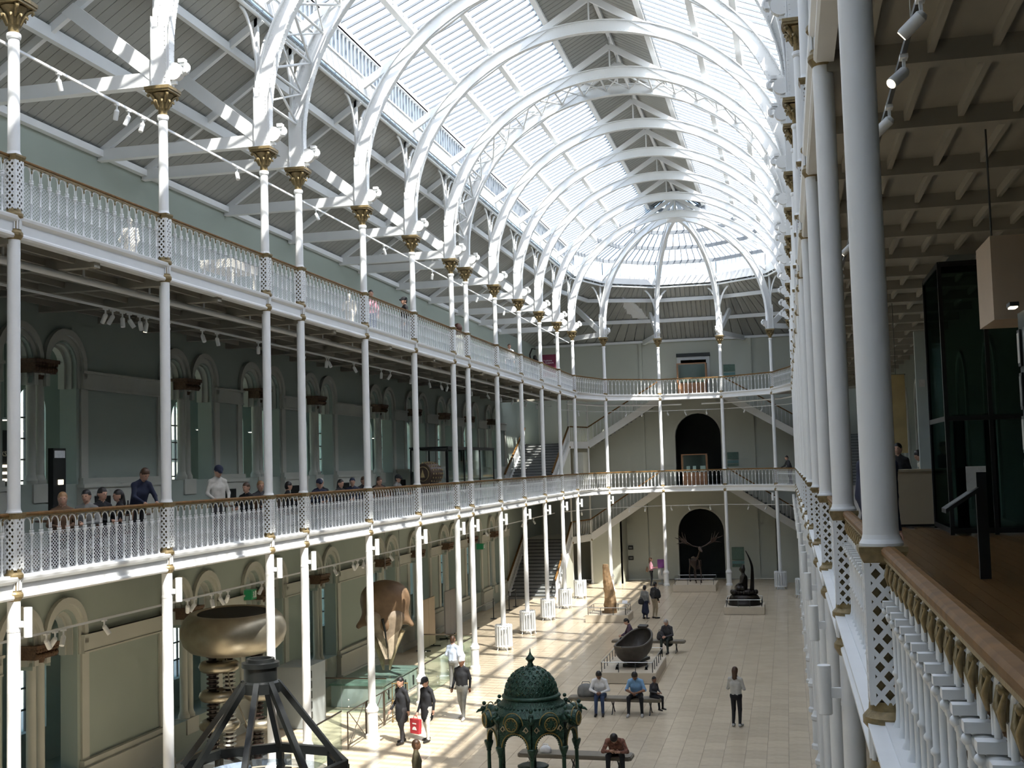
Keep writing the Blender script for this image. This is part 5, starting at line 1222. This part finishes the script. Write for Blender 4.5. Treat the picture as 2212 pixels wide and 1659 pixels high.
# ------------------------------------------------ upper gallery and first gallery exhibits on the far side
MAR = mat('maroon_panel', (.16, .018, .05), .6, noise=(2, .05))
t = thing('gallery_sign', 'maroon hanging sign with white lettering at the apse end of the upper gallery', 'sign', (-13.5, 70.0, 12.55)); MB().box(-.42, .42, -.03, .03, 0, 1.35).build('sign_panel', MAR, t); MB().box(-.42, -.38, -.02, .02, -1.17, 0).box(.38, .42, -.02, .02, -1.17, 0).build('sign_leg', DGREY, t)
def text(body, size, loc, rot, m_, parent, name='lettering'):
    c = bpy.data.curves.new(name, 'FONT'); c.body = body; c.size = size; c.extrude = .004; c.materials.append(m_); o = bpy.data.objects.new(name, c); COL.objects.link(o); me = bpy.data.meshes.new_from_object(o); bpy.data.objects.remove(o); return inst(name, me, parent, loc, rot=rot)
text('Traditions\nin Sculpture', .13, (-.36, -.04, .95), (PI / 2, 0, 0), C['white'], t)
t = thing('dark_bust', 'dark carved bust with a tall curved headpiece beside the maroon sign', 'bust', (-14.2, 69.2, F3)); MB().box(-.25, .25, -.25, .25, .015, 1.7).build('pedestal', BLACK, t); sdf_obj('bust', [ell_((0, 0, 2.0), (.26, .24, .26), 0), cap((0, 0, 2.2), (0, 0, 2.35), .13, .11, 0)], [BRZ], h=.04, parent=t); MB().tube([(-.25, 0, 2.1), (-.3, 0, 2.5), (-.15, 0, 2.85), (.05, 0, 2.8)], [.05, .05, .045, .03], 7).build('headpiece', BRZ, t)
MARB = mat('pale_marble', (.62, .58, .50), .5, noise=(4, .06))
def statue_fig(x, y, label, H=1.55):
    t = thing('marble_statue', label, 'statue', (x, y, F3)); MB().box(-.3, .3, -.3, .3, .015, .12).build('base', MARB, t)
    sdf_obj('figure', [cap((0, 0, .9), (0, 0, 1.2), .15, .17, 0), cap((-.2, 0, 1.33), (.2, 0, 1.33), .08, .08, 0), cap((0, 0, 1.4), (0, 0, 1.5), .06, .06, 0), ell_((0, 0, 1.6), (.09, .1, .12), 0), cap((-.09, 0, .9), (-.12, .05, .2), .12, .07, 0), cap((.09, 0, .9), (.1, -.1, .2), .12, .07, 0), cap((-.22, 0, 1.3), (-.3, -.1, 1.0), .06, .05, 0), cap((-.3, -.1, 1.0), (-.1, -.25, 1.1), .05, .04, 0), cap((.22, 0, 1.3), (.28, 0, 1.0), .06, .05, 0), cap((.28, 0, 1.0), (.2, -.05, .75), .05, .04, 0), cap((0, .05, .85), (.05, .08, .2), .16, .2, 0)], [MARB], h=.03, parent=t, scale=(H / 1.72,) * 3)
statue_fig(-12.5, 21.4, 'pale marble statue behind the upper balustrade by the second column', 1.1); statue_fig(-12.5, 33.7, 'pale marble statue behind the upper balustrade near the fifth column', 1.25)
t = thing('case_on_legs', 'pale glass topped display table behind the upper balustrade by the third column', 'display table', (-12.7, 26.2, F3)); MB().box(-.4, .4, -.7, .7, .75, .95).build('table_top', MARB, t)
for sx in (-.35, .35):
    for sy in (-.6, .6): MB().box(sx - .03, sx + .03, sy - .03, sy + .03, .01, .75).build('leg', MARB, t)
# decorated barrel
t = thing('decorated_barrel', 'dark studded barrel lying on its side behind the first gallery rail', 'barrel', (-12.75, 42.3, F1 + .67), math.radians(-106)); t.scale = (.64, .64, .64)
prof = [(.0, -.62), (.54, -.62), (.58, -.6), (.64, -.3), (.66, 0), (.64, .3), (.58, .6), (.54, .62), (0, .62)]
b = MB().lathe(prof, 24); b.xf(Matrix.Translation((0, 0, .95)) @ Matrix.Rotation(PI / 2, 4, 'Y')); b.build('barrel_body', mat('barrel_dark_oak', (.07, .045, .03), .5, noise=(8, .3)), t)
st = MB()
for i in range(5):
    for k in range(18): a = 2 * PI * k / 18; x = -.48 + .24 * i; r = .665 - .12 * x * x; st.cbox((x, r * math.cos(a), .95 + r * math.sin(a)), (.05, .05, .09))
stuff(st.build('brass_studs', mat('barrel_stud_pale', (.50, .38, .20), .4, .4, noise=(8, .2)), t)); g = MB().tube([(.64, .4 * math.cos(2 * PI * i / 20), .95 + .4 * math.sin(2 * PI * i / 20)) for i in range(20)], .02, 5, closed=True); g.prism([(.63, -.14, .75), (.63, .14, .75), (.63, 0, 1.2)], (.03, 0, 0)); g.build('end_emblem', MATS['barrel_stud_pale'], t); MB().box(-.5, .5, -.35, .35, -1.03, .34).build('cradle', DGREY, t)
# glass exhibition enclosure frame
t = thing('glass_enclosure', 'tall black framed glass enclosure behind the first gallery rail', 'display case', (-13.6, 49.5, F1))
for z in (.05, 2.2):
    for x in (-.9, .6): MB().box(x - .03, x + .03, -3.8, 3.8, z, z + .06).build('frame_rail', BLACK, t)
for y in (-3.8, -1.3, 1.3, 3.8):
    for x in (-.9, .6): MB().box(x - .03, x + .03, y - .03, y + .03, .02, 2.2).build('frame_post', BLACK, t)
for y0, y1 in ((-3.75, -1.35), (-1.25, 1.25), (1.35, 3.75)): MB().box(.59, .61, y0, y1, .1, 2.2).build('glass_pane', GLASS, t)
MB().box(-.95, .65, -3.85, 3.85, 2.26, 2.32).build('canopy', BLACK, t)
t = thing('upright_exhibit', 'pale upright slab inside the glass enclosure', 'exhibit', (-13.6, 50.6, F1)); MB().box(-.2, .2, -.35, .35, .015, .3).build('foot_block', DGREY, t); MB().box(-.12, .12, -.3, .3, .3, 1.75).build('slab', C['lgrey'], t)
t = thing('info_totem', 'tall black screen totem with white header behind the far gallery rail', 'totem', (-14.7, 22.25, F1)); MB().box(-.06, .06, -.22, .22, .015, 2.1).build('totem_body', BLACK, t); MB().box(.06, .07, -.18, .18, 1.9, 2.05).build('header', C['white'], t); MB().box(.06, .07, -.05, .12, 1.35, 1.45).build('screen_glow', LENS, t)
t = thing('shop_shelving', 'dark shop unit with self-glowing yellow shelves seen through the first arch', 'shop shelf', (-18.8, 25.6, F1)); MB().box(-.25, .1, -.7, .72, .015, 2.7).build('unit_back', BLACK, t)
for z in (1.45, 1.62, 1.79): MB().box(.1, .16, -.65, .66, z, z + .06).build('glow_shelf', LENS, t)  # shelf fronts emit light themselves, in place of light falling on them
text('ks', .27, (.115, .36, 2.06), (PI / 2, 0, PI / 2), C['cream'], t)
for k, y in enumerate((22.0, 24.6, 30.6, 34.2, 37.9, 41.0, 46.0, 50.4)):
    t = thing('pendant_lamp', 'glowing warm pendant lamp beyond the first gallery arcade, %s from the near end' % ORD[k], 'lamp', (-17.6, y, 8.75), group='pendants beyond the arcade'); MB().lathe([(.0, .06), (.16, .02), (.17, 0), (.15, 0)], 14).build('shade', WHITE, t); MB().lathe([(0, -.01), (.14, -.01), (.14, 0)], 14).build('lamp_face', LENS, t); MB().tube([(0, 0, .05), (0, 0, 2.15)], .008, 5).build('cord', BLACK, t)
# ================================================================== viewer side gallery
t = thing('glass_enclosure', 'dark glazed enclosure with black frame on the viewer side gallery', 'glass enclosure', (2.83, 22.9, F1))
for x, y in ((0, 0), (1.5, 0), (0, 2.4), (.75, 0)): MB().box(x - .035, x + .035, y - .035, y + .035, .01, 4.9).build('frame_post', BLACK, t)
for z in (.04, 2.05, 4.85): MB().box(0, 1.55, -.03, .03, z, z + .09).build('frame_rail', BLACK, t); MB().box(-.03, .03, 0, 2.4, z, z + .09).build('frame_rail', BLACK, t)
for x0, x1 in ((.04, .71), (.79, 1.47)):
    for z0, z1 in ((.13, 2.05), (2.14, 4.85)): MB().box(x0, x1, -.008, .008, z0, z1).build('glass_pane', DGLASS, t)
for z0, z1 in ((.13, 2.05), (2.14, 4.85)): MB().box(-.008, .008, .04, 2.36, z0, z1).build('glass_pane', DGLASS, t)
for k, x in enumerate((3.2, 3.75)):
    b = MB().box(-.1, .1, -.05, .05, .015, 2.2); o = tag(b.build('grey_panel', C['grey'], None, (x, 24.2, F1)), 'narrow grey panel inside the dark enclosure, %s one' % ('nearer the hall' if k == 0 else 'nearer the wall'), 'panel'); MB().box(-.07, .07, -.06, -.05, 1.2, 2.1).build('panel_face', C['lgrey'], o)
t = thing('pale_wall_panel', 'pale upright panel with two notices beside the dark enclosure', 'panel', (3.0, 26.0, F1)); MB().box(-.35, .0, -.06, .06, .015, 4.0).build('panel_board', mat('pale_panel', (.38, .43, .40), .7, noise=(2, .05)), t)
for x in (-.3, -.14): MB().box(x, x + .12, -.075, -.06, 2.85, 3.0).build('notice_sheet', C['lgrey'], t)
t = thing('service_counter', 'plain cream counter on the viewer side gallery', 'counter', (2.5, 25.75, F1)); CRM = mat('counter_cream', (.40, .33, .22), .6, noise=(2, .04)); MB().box(-.5, .52, 0, .7, .06, 1.12).build('counter_front', CRM, t); MB().box(-.54, .56, -.04, .74, 1.12, 1.17).build('counter_top', CRM, t); MB().box(-.46, .48, .04, .66, .01, .06).build('toe_kick', BLACK, t)
t = thing('hanging_box', 'pale boxed light housing hanging from the gallery ceiling', 'light housing', (2.58, 14.5, 8.8)); MB().box(-.3, .35, -.5, .5, 0, .93).build('housing', mat('housing_beige', (.42, .33, .24), .7, noise=(2, .05)), t)
for x in (-.2, .25): MB().tube([(x, 0, .9), (x, 0, 2.25)], .012, 6).build('hanger', DGREY, t)
t = thing('picture_board', 'tall dark board of framed photographs at the picture edge', 'display board', (2.16, 12.0, F1)); MB().box(0, .06, -3.0, 0, .02, 2.75).build('board', mat('board_dark_green', (.02, .03, .028), .6, noise=(3, .2)), t)
for i, z in enumerate((.55, 1.05, 1.45, 1.85, 2.25)):
    for j in range(3): f = MB().box(-.02, 0, -.14 - j * .3, -.02 - j * .3, z, z + .34).build('picture_frame', BLACK, t); MB().box(-.025, -.02, -.125 - j * .3, -.035 - j * .3, z + .03, z + .31).build('photograph', mat('photo_grey', (.20, .21, .20), .5, noise=(7, .8)) if (i + j) % 2 else C['lgrey'], f)
t = thing('lit_lamp_strip', 'small glowing picture lamp above the board of photographs', 'lamp', (2.12, 11.9, F1 + 2.8)); MB().box(-.06, .02, -.12, .05, 0, .04).build('lamp_head', BLACK, t); MB().box(-.05, .01, -.11, .04, -.012, 0).build('lamp_face', LENS, t)
t = thing('label_lectern', 'black post lectern with sloping text panel and white corner label', 'lectern', (2.17, 14.85, F1)); MB().box(-.06, .06, -.03, .03, .015, 1.30).build('post', BLACK, t); MB().prism([(-.42, -.2, .78), (-.05, -.2, 1.02), (-.05, .2, 1.02), (-.42, .2, .78)], (0, 0, .05)).build('sloping_panel', BLACK, t); MB().prism([(-.38, -.14, .84), (-.1, -.14, 1.02), (-.1, .12, 1.02), (-.38, .12, .84)], (0, 0, .02)).build('text_sheet', C['grey'], t); MB().box(-.16, -.05, -.04, -.03, 1.02, 1.31).box(-.05, .06, -.04, -.03, 1.24, 1.31).build('corner_label', C['lgrey'], t)
t = thing('yellow_lit_banner', 'hanging banner with yellow light painted into its tan, deep in the viewer side gallery', 'banner', (2.75, 30.5, 7.4)); MB().box(-.3, .1, -.02, .02, 0, 1.9).build('banner_cloth', mat('banner_lit_tan', (.40, .30, .13), .7, noise=(2, .2)), t); MB().tube([(-.32, 0, 1.9), (.12, 0, 1.9)], .015, 6).tube([(-.1, 0, 1.9), (-.1, 0, 3.8)], .008, 5).build('banner_pole', DGREY, t)  # stands in for a yellow-lit painting panel; the light is in the tan
MB_ = MB().beam((1.0, 3, 10.42), (1.0, 30, 10.42), .035, .04); tr_ = tag(MB_.build('lighting_track', DGREY), 'suspended lighting track over the viewer side gallery', 'lighting track')
hw_ = MB().tube([(0, 0, 0), (0, 0, .62)], .005, 4).mesh('suspension_wire', STEEL)
for y in (4, 8.9, 13.5, 18, 23, 28): inst('suspension_wire', hw_, tr_, (1.0, y, 10.42))
for k, y in enumerate((8.3, 9.5, 10.85, 14.5, 17.2, 20.1)): spot(1.0, y, 10.40, 1.2 + (k % 2), .9, 'white lit spotlight on the viewer side gallery track, %s from the viewer' % ORD[k], lit=True, group='viewer side spotlights')
# right wall arcade niches (dim)
nb = MB()
for p in PAIRS[2:8]:
    q = MB(); arch_ring(q, 0, p, 9.2, F1, .75, .9, -.02, .06); o_ = len(nb.v); nb.v += [(XWR - v[0], v[1], v[2]) for v in q.v]; nb.f += [tuple(i + o_ for i in f) for f in q.f]; nb.s += q.s; nb.m += q.m
struct(nb.build('trim_8', WALLL), 'dim arch mouldings on the viewer side back wall', 'trim')
# ================================================================== people on the hall floor
person('man in black sweater, grey trousers and pale cap walking towards the fountain', (-9.6, 34.7, 0), -.1, C['black'], mat('cloth_mid_grey', (.22, .23, .22), .85, noise=(14, .1)), HAIRK, SKIN2, 1.8, 'walk', cap_=C['white'], shoes='shoel')
person('man in pale blue shirt with his back turned at the glass balustrade', (-11.15, 39.3, 0), 2.9, C['pale'], C['grey'], HAIRB, SKIN, 1.75, wr=[(-.25, -.18, .95), (.2, -.2, 1.0)])
person('black haired man in long dark coat beside the brass gate', (-10.42, 31.5, 0), -.55, C['black'], C['charcoal'], HAIRK, SKIN, 1.76, 'walk', nod=.15, coat=True, stride=.12)
person('man in black jacket and black cap carrying a red bag', (-9.8, 31.8, 0), -.5, C['black'], C['lgrey'], HAIRK, SKIN, 1.72, 'walk', nod=.35, cap_=C['black'], coat=True, stride=.1, wr=[(-.14, -.22, .80), (.24, .02, .88)], el=[(-.23, .03, 1.1), (.24, .05, 1.12)])
person('brown haired boy in olive jacket at the bottom edge of the picture', (-8.05, 25.3, 0), 1.9, C['olive'], C['olive'], HAIRB, SKIN2, 1.53)
person('woman standing alone in pale top and black trousers, back turned', (-1.66, 34.4, 0), 2.85, C['lgrey'], C['black'], HAIRB, SKIN, 1.63, longhair=True, wr=[(-.12, -.25, 1.18), (.10, -.25, 1.2)], el=[(-.25, -.02, 1.1), (.25, -.02, 1.1)], shoes='shoel')
person('woman in grey jacket and navy skirt beside the man with the rucksack', (-6.82, 57.4, 0), 2.7, C['grey'], C['navy'], HAIRK, SKIN, 1.56, skirt=.40)
person('man in dark jacket and khaki trousers wearing a black rucksack', (-6.38, 57.55, 0), 2.4, C['charcoal'], C['khaki'], HAIRK, SKIN, 1.72, nod=.3)
person('woman in pink top with long hair near the end wall', (-8.2, 72.6, 0), 1.7, C['pink'], C['black'], HAIRB, SKIN, 1.68, longhair=True, wr=[(-.1, -.28, 1.1), (.12, -.28, 1.12)], el=[(-.24, 0, 1.08), (.24, 0, 1.08)])
ph = dict(wr=[(-.06, -.40, .66), (.06, -.40, .67)], el=[(-.27, -.2, .72), (.27, -.2, .72)])
person('seated man in white hooded top and blue jeans on the middle bench', (-5.68, 35.85, 0), .05, C['white'], C['denim'], HAIRK, SKIN2, 1.74, 'sit', lean=.38, nod=.35, apart=.09, **ph)
person('seated man in sky blue shirt looking at his phone on the middle bench', (-4.6, 35.85, 0), -.02, C['blue'], C['black'], HAIRK, SKIN2, 1.76, 'sit', lean=.42, nod=.4, apart=.18, sleeves=False, shoes='shoel', **ph)
person('small child in dark plaid seated sideways at the end of the middle bench', (-4.12, 35.95, .13), .9, C['charcoal'], C['black'], HAIRK, SKIN2, 1.2, 'sit', seat=.46, lean=.1, wr=[(-.1, -.3, .72), (.1, -.32, .72)], el=[(-.24, -.05, .78), (.24, -.05, .78)])
person('man in patterned shirt bent low over his knees on the near bench', (-4.22, 28.85, 0), .03, C['plaid'], C['black'], HAIRK, SKIN, 1.78, 'sit', lean=.85, nod=.35, apart=.16, wr=[(-.1, -.5, .66), (.12, -.5, .64)], el=[(-.28, -.38, .62), (.28, -.38, .62)])
person('man in dark purple shirt reading on the bench behind the bowl', (-6.2, 47.35, 0), -1.3, C['purple'], C['charcoal'], HAIRK, SKIN, 1.72, 'sit', lean=.2, nod=.4, **ph)
person('grey haired woman in dark coat seated on the bench behind the bowl', (-4.78, 47.35, 0), -.3, C['charcoal'], mat('cloth_dark_green', (.03, .04, .035), .85, noise=(12, .2)), HAIRG, SKIN, 1.7, 'sit', lean=.22, nod=.3, longhair=True, skirt=.42, **ph)
# bags
t = thing('carrier_bag', 'red carrier bag with white print held by the man in the black cap', 'bag', (-9.99, 31.38, .30), -.5); MB().prism([(-.16, -.05, 0), (.16, -.05, 0), (.18, -.05, .38), (-.18, -.05, .38)], (0, .10, 0)).build('bag_body', C['red'], t); MB().tube([(-.08, 0, .37), (-.05, 0, .47), (.05, 0, .47), (.08, 0, .37)], .008, 5).build('bag_handle', C['red'], t); MB().prism([(-.08, -.056, .10), (.08, -.056, .10), (.05, -.056, .17), (0, -.056, .19), (-.05, -.056, .17)], (0, .006, 0)).box(-.07, .07, -.056, -.05, .25, .28).build('white_print', C['white'], t)
def soft_bag(name, label, loc, m_, r=(.2, .12, .17), rz=0):
    t = thing(name, label, 'bag', loc, rz); sdf_obj('bag_body', [ell_((0, 0, r[2]), r, 0), cap((-r[0] * .5, 0, r[2] * .45), (r[0] * .5, 0, r[2] * .45), r[1] * .9, r[1] * .9, 0)], [m_], h=.022, k=.05, parent=t); MB().tube([(-r[0] * .6, 0, r[2] * 1.5), (-r[0] * .4, 0, r[2] * 2.25), (r[0] * .4, 0, r[2] * 2.25), (r[0] * .6, 0, r[2] * 1.5)], .012, 6).build('bag_strap', m_, t)
soft_bag('rucksack', 'grey rucksack on the middle bench beside the man in white', (-6.12, 35.95, .47), C['grey'], (.26, .15, .19)); soft_bag('rucksack', 'black rucksack on the back of the man in khaki trousers', (-6.22, 57.34, .98), C['black'], (.17, .12, .22), 2.4 + PI)
soft_bag('shoulder_bag', 'dark shoulder bag at the hip of the woman in the navy skirt', (-6.98, 57.15, .72), C['black'], (.15, .07, .13), 2.7); soft_bag('shoulder_bag', 'dark handbag carried by the woman in pink', (-8.42, 72.5, .85), C['brown'], (.16, .08, .14), 1.7); soft_bag('shoulder_bag', 'blue grey bag on the lap of the grey haired woman', (-5.05, 47.25, .50), C['charcoal'], (.15, .1, .17))
soft_bag('paper_bag', 'small white bag left on the near bench', (-5.95, 28.9, .47), C['white'], (.12, .09, .09))
# ================================================================== cafe on the far first gallery
CH = mat('cafe_chair_brown', (.10, .05, .025), .5, noise=(8, .2))
SEATM = MB().box(-.2, .2, -.2, .2, .42, .455).mesh('seat', CH); BACKM = MB().prism([(-.2, .18, .5), (.2, .18, .5), (.2, .22, .88), (-.2, .22, .88)], (0, .025, 0)).mesh('backrest', CH); CLEG = MB().tube([(0, 0, .01), (0, 0, .43)], .016, 6).mesh('leg', DGREY); CPOST = MB().tube([(0, .19, .43), (0, .225, .86)], .014, 6).mesh('back_post', DGREY)
def chair(x, y, rz, label):
    t = thing('cafe_chair', label, 'chair', (x, y, F1), rz, 'cafe chairs behind the far gallery rail'); inst('seat', SEATM, t); inst('backrest', BACKM, t)
    for sx in (-.17, .17):
        inst('back_post', CPOST, t, (sx, 0, 0))
        for sy in (-.17, .17): inst('leg', CLEG, t, (sx, sy, 0))
sit1 = dict(pose='sit', seat=.47, wr=[(-.1, -.42, .74), (.1, -.42, .74)], el=[(-.26, -.12, .76), (.26, -.12, .76)], h=.026)
LIST = [(18.55, -12.15, .6, 'fair haired woman in brown', C['brown'], HAIRF, SKIN, None, True), (19.2, -12.1, .2, 'dark haired man in grey shirt', C['grey'], HAIRK, SKIN, None, False), (19.85, -12.2, 1.2, 'black haired person in black', C['black'], HAIRK, SKIN, None, False), (20.35, -12.15, -.9, 'long haired woman with pale face', C['black'], HAIRK, SKIN, None, True), (25.9, -12.2, -.2, 'bearded man in black', C['black'], HAIRB, SKIN, None, False), (26.65, -12.2, .7, 'fair haired man in dark coat', C['charcoal'], HAIRF, SKIN, None, False), (28.5, -12.3, 2.2, 'person hunched in a black coat', C['black'], HAIRK, SKIN, None, False), (30.35, -12.2, .7, 'man in a dark cap', C['navy'], HAIRK, SKIN, C['navy'], False), (31.2, -12.5, .3, 'grey haired man set back', C['black'], HAIRG, SKIN, None, False), (31.9, -12.2, 1.3, 'long haired woman in black', C['black'], HAIRK, SKIN, None, True), (33.0, -12.25, .3, 'person in a blue hood', C['navy'], C['navy'], SKIN, None, False), (33.8, -12.2, .9, 'tall dark haired man', C['black'], HAIRB, SKIN, None, False), (35.2, -12.2, 1.0, 'woman with long brown hair', C['brown'], HAIRB, SKIN, None, True), (35.9, -12.45, .5, 'dark haired woman set back', C['black'], HAIRK, SKIN, None, True), (37.0, -12.2, 1.4, 'man in a black cap', C['grey'], HAIRK, SKIN, C['black'], False)]
for k, (y, x, rz, lb, tp, hr, sk_, cp_, lh) in enumerate(LIST):
    bel = next(i for i in range(12) if YS[i] <= y < YS[i + 1])
    person('%s seated behind the far rail after the %s column' % (lb, ORD[bel]), (x, y, F1), rz, tp, C['charcoal'], hr, sk_, 1.56 + .03 * (k % 3), cap_=cp_, longhair=lh, nod=.12, **sit1)
    a = rz; chair(x - .0 * math.sin(a), y, rz, 'brown cafe chair under the %s' % lb)
person('person in navy shirt bending over a table between the first and second columns', (-12.35, 21.35, F1), 1.1, C['navy'], C['black'], HAIRB, SKIN, 1.68, lean=.35, nod=.2, wr=[(-.15, -.45, 1.0), (.15, -.45, 1.0)], el=[(-.24, -.25, 1.12), (.24, -.25, 1.12)])
person('grey bearded man in pale shirt and navy beret standing at the first gallery rail', (-12.2, 24.45, F1), .9, C['lgrey'], C['charcoal'], HAIRG, SKIN, 1.66, nod=.35, cap_=C['navy'], wr=[(-.2, -.25, .98), (.16, -.22, .95)], el=[(-.27, -.02, 1.1), (.27, 0, 1.1)])
for k, (y, x) in enumerate(((19.5, -12.9), (21.9, -12.75), (26.3, -12.95), (30.9, -13.1), (33.4, -13.0), (35.6, -13.1))):
    t = thing('cafe_table', 'round cafe table behind the far gallery rail, %s from the near end' % ORD[k], 'table', (x, y, F1), group='cafe tables'); MB().lathe([(.0, .70), (.36, .70), (.37, .715), (.36, .73), (0, .73)], 20).build('table_top', CH, t); MB().lathe([(.22, .015), (.22, .03), (.03, .06), (.028, .70)], 12).build('pedestal', DGREY, t)
for k, (y, m_) in enumerate(((19.3, C['black']), (19.6, mat('bottle_amber', (.30, .12, .02), .2, noise=(5, .1))), (21.8, C['black']), (33.3, C['navy']))):
    o = MB().lathe([(.035, 0), (.038, .02), (.038, .15), (.014, .2), (.014, .27), (0, .27)], 10, sharp=False).build('bottle', m_, None, (-12.82, y, F1 + .733)); tag(o, '%s bottle on a cafe table behind the far rail' % ('dark', 'amber', 'squat dark', 'blue')[k], 'bottle')
# upper gallery visitors
person('dark haired visitor peering over the upper rail beside the fifth column', (-12.45, 35.5, F3), .5, C['pink'], C['denim'], HAIRK, SKIN, 1.58)
person('man in black shirt and black cap at the upper gallery rail', (-12.2, 38.1, F3), -.9, C['black'], C['black'], HAIRK, SKIN, 1.68, cap_=C['black'])
person('visitor in white near the apse end of the upper gallery rail', (-12.2, 53.7, F3), .4, C['white'], C['denim'], HAIRB, SKIN, 1.57)
t = thing('brown_bust', 'dark brown rounded bust on a pedestal at the upper gallery rail', 'bust', (-12.25, 45.0, F3)); MB().box(-.2, .2, -.2, .2, .015, 1.1).build('pedestal', WALLL, t); sdf_obj('bust', [ell_((0, 0, 1.38), (.17, .2, .2), 0), cap((0, 0, 1.1), (0, 0, 1.2), .14, .1, 0)], [mat('bust_brown', (.10, .04, .025), .5, noise=(6, .2))], h=.03, parent=t)
person('man in dark jacket leaning on the first gallery rail at the apse', (.15, 70.3, F1), -1.2, C['charcoal'], C['black'], HAIRK, SKIN, 1.66, lean=.3, wr=[(-.38, -.42, 1.0), (.38, -.42, 1.0)], el=[(-.34, -.2, 1.12), (.34, -.2, 1.12)])
# viewer side gallery visitors
person('visitor in dark navy coat half hidden by the nearest column', (.74, 10.6, F1), 2.2, C['navy'], C['black'], HAIRK, SKIN, 1.74, wr=[(-.17, -.03, .86), (.17, -.03, .86)], el=[(-.2, .03, 1.12), (.2, .03, 1.12)])
person('person in cream top leaning at the cream counter', (2.9, 26.75, F1), -1.2, C['cream'], C['black'], HAIRK, SKIN, 1.6, lean=.3, nod=.2); person('person in dark clothes behind the cream counter', (2.35, 27.4, F1), -.4, C['black'], C['black'], HAIRK, SKIN, 1.72)
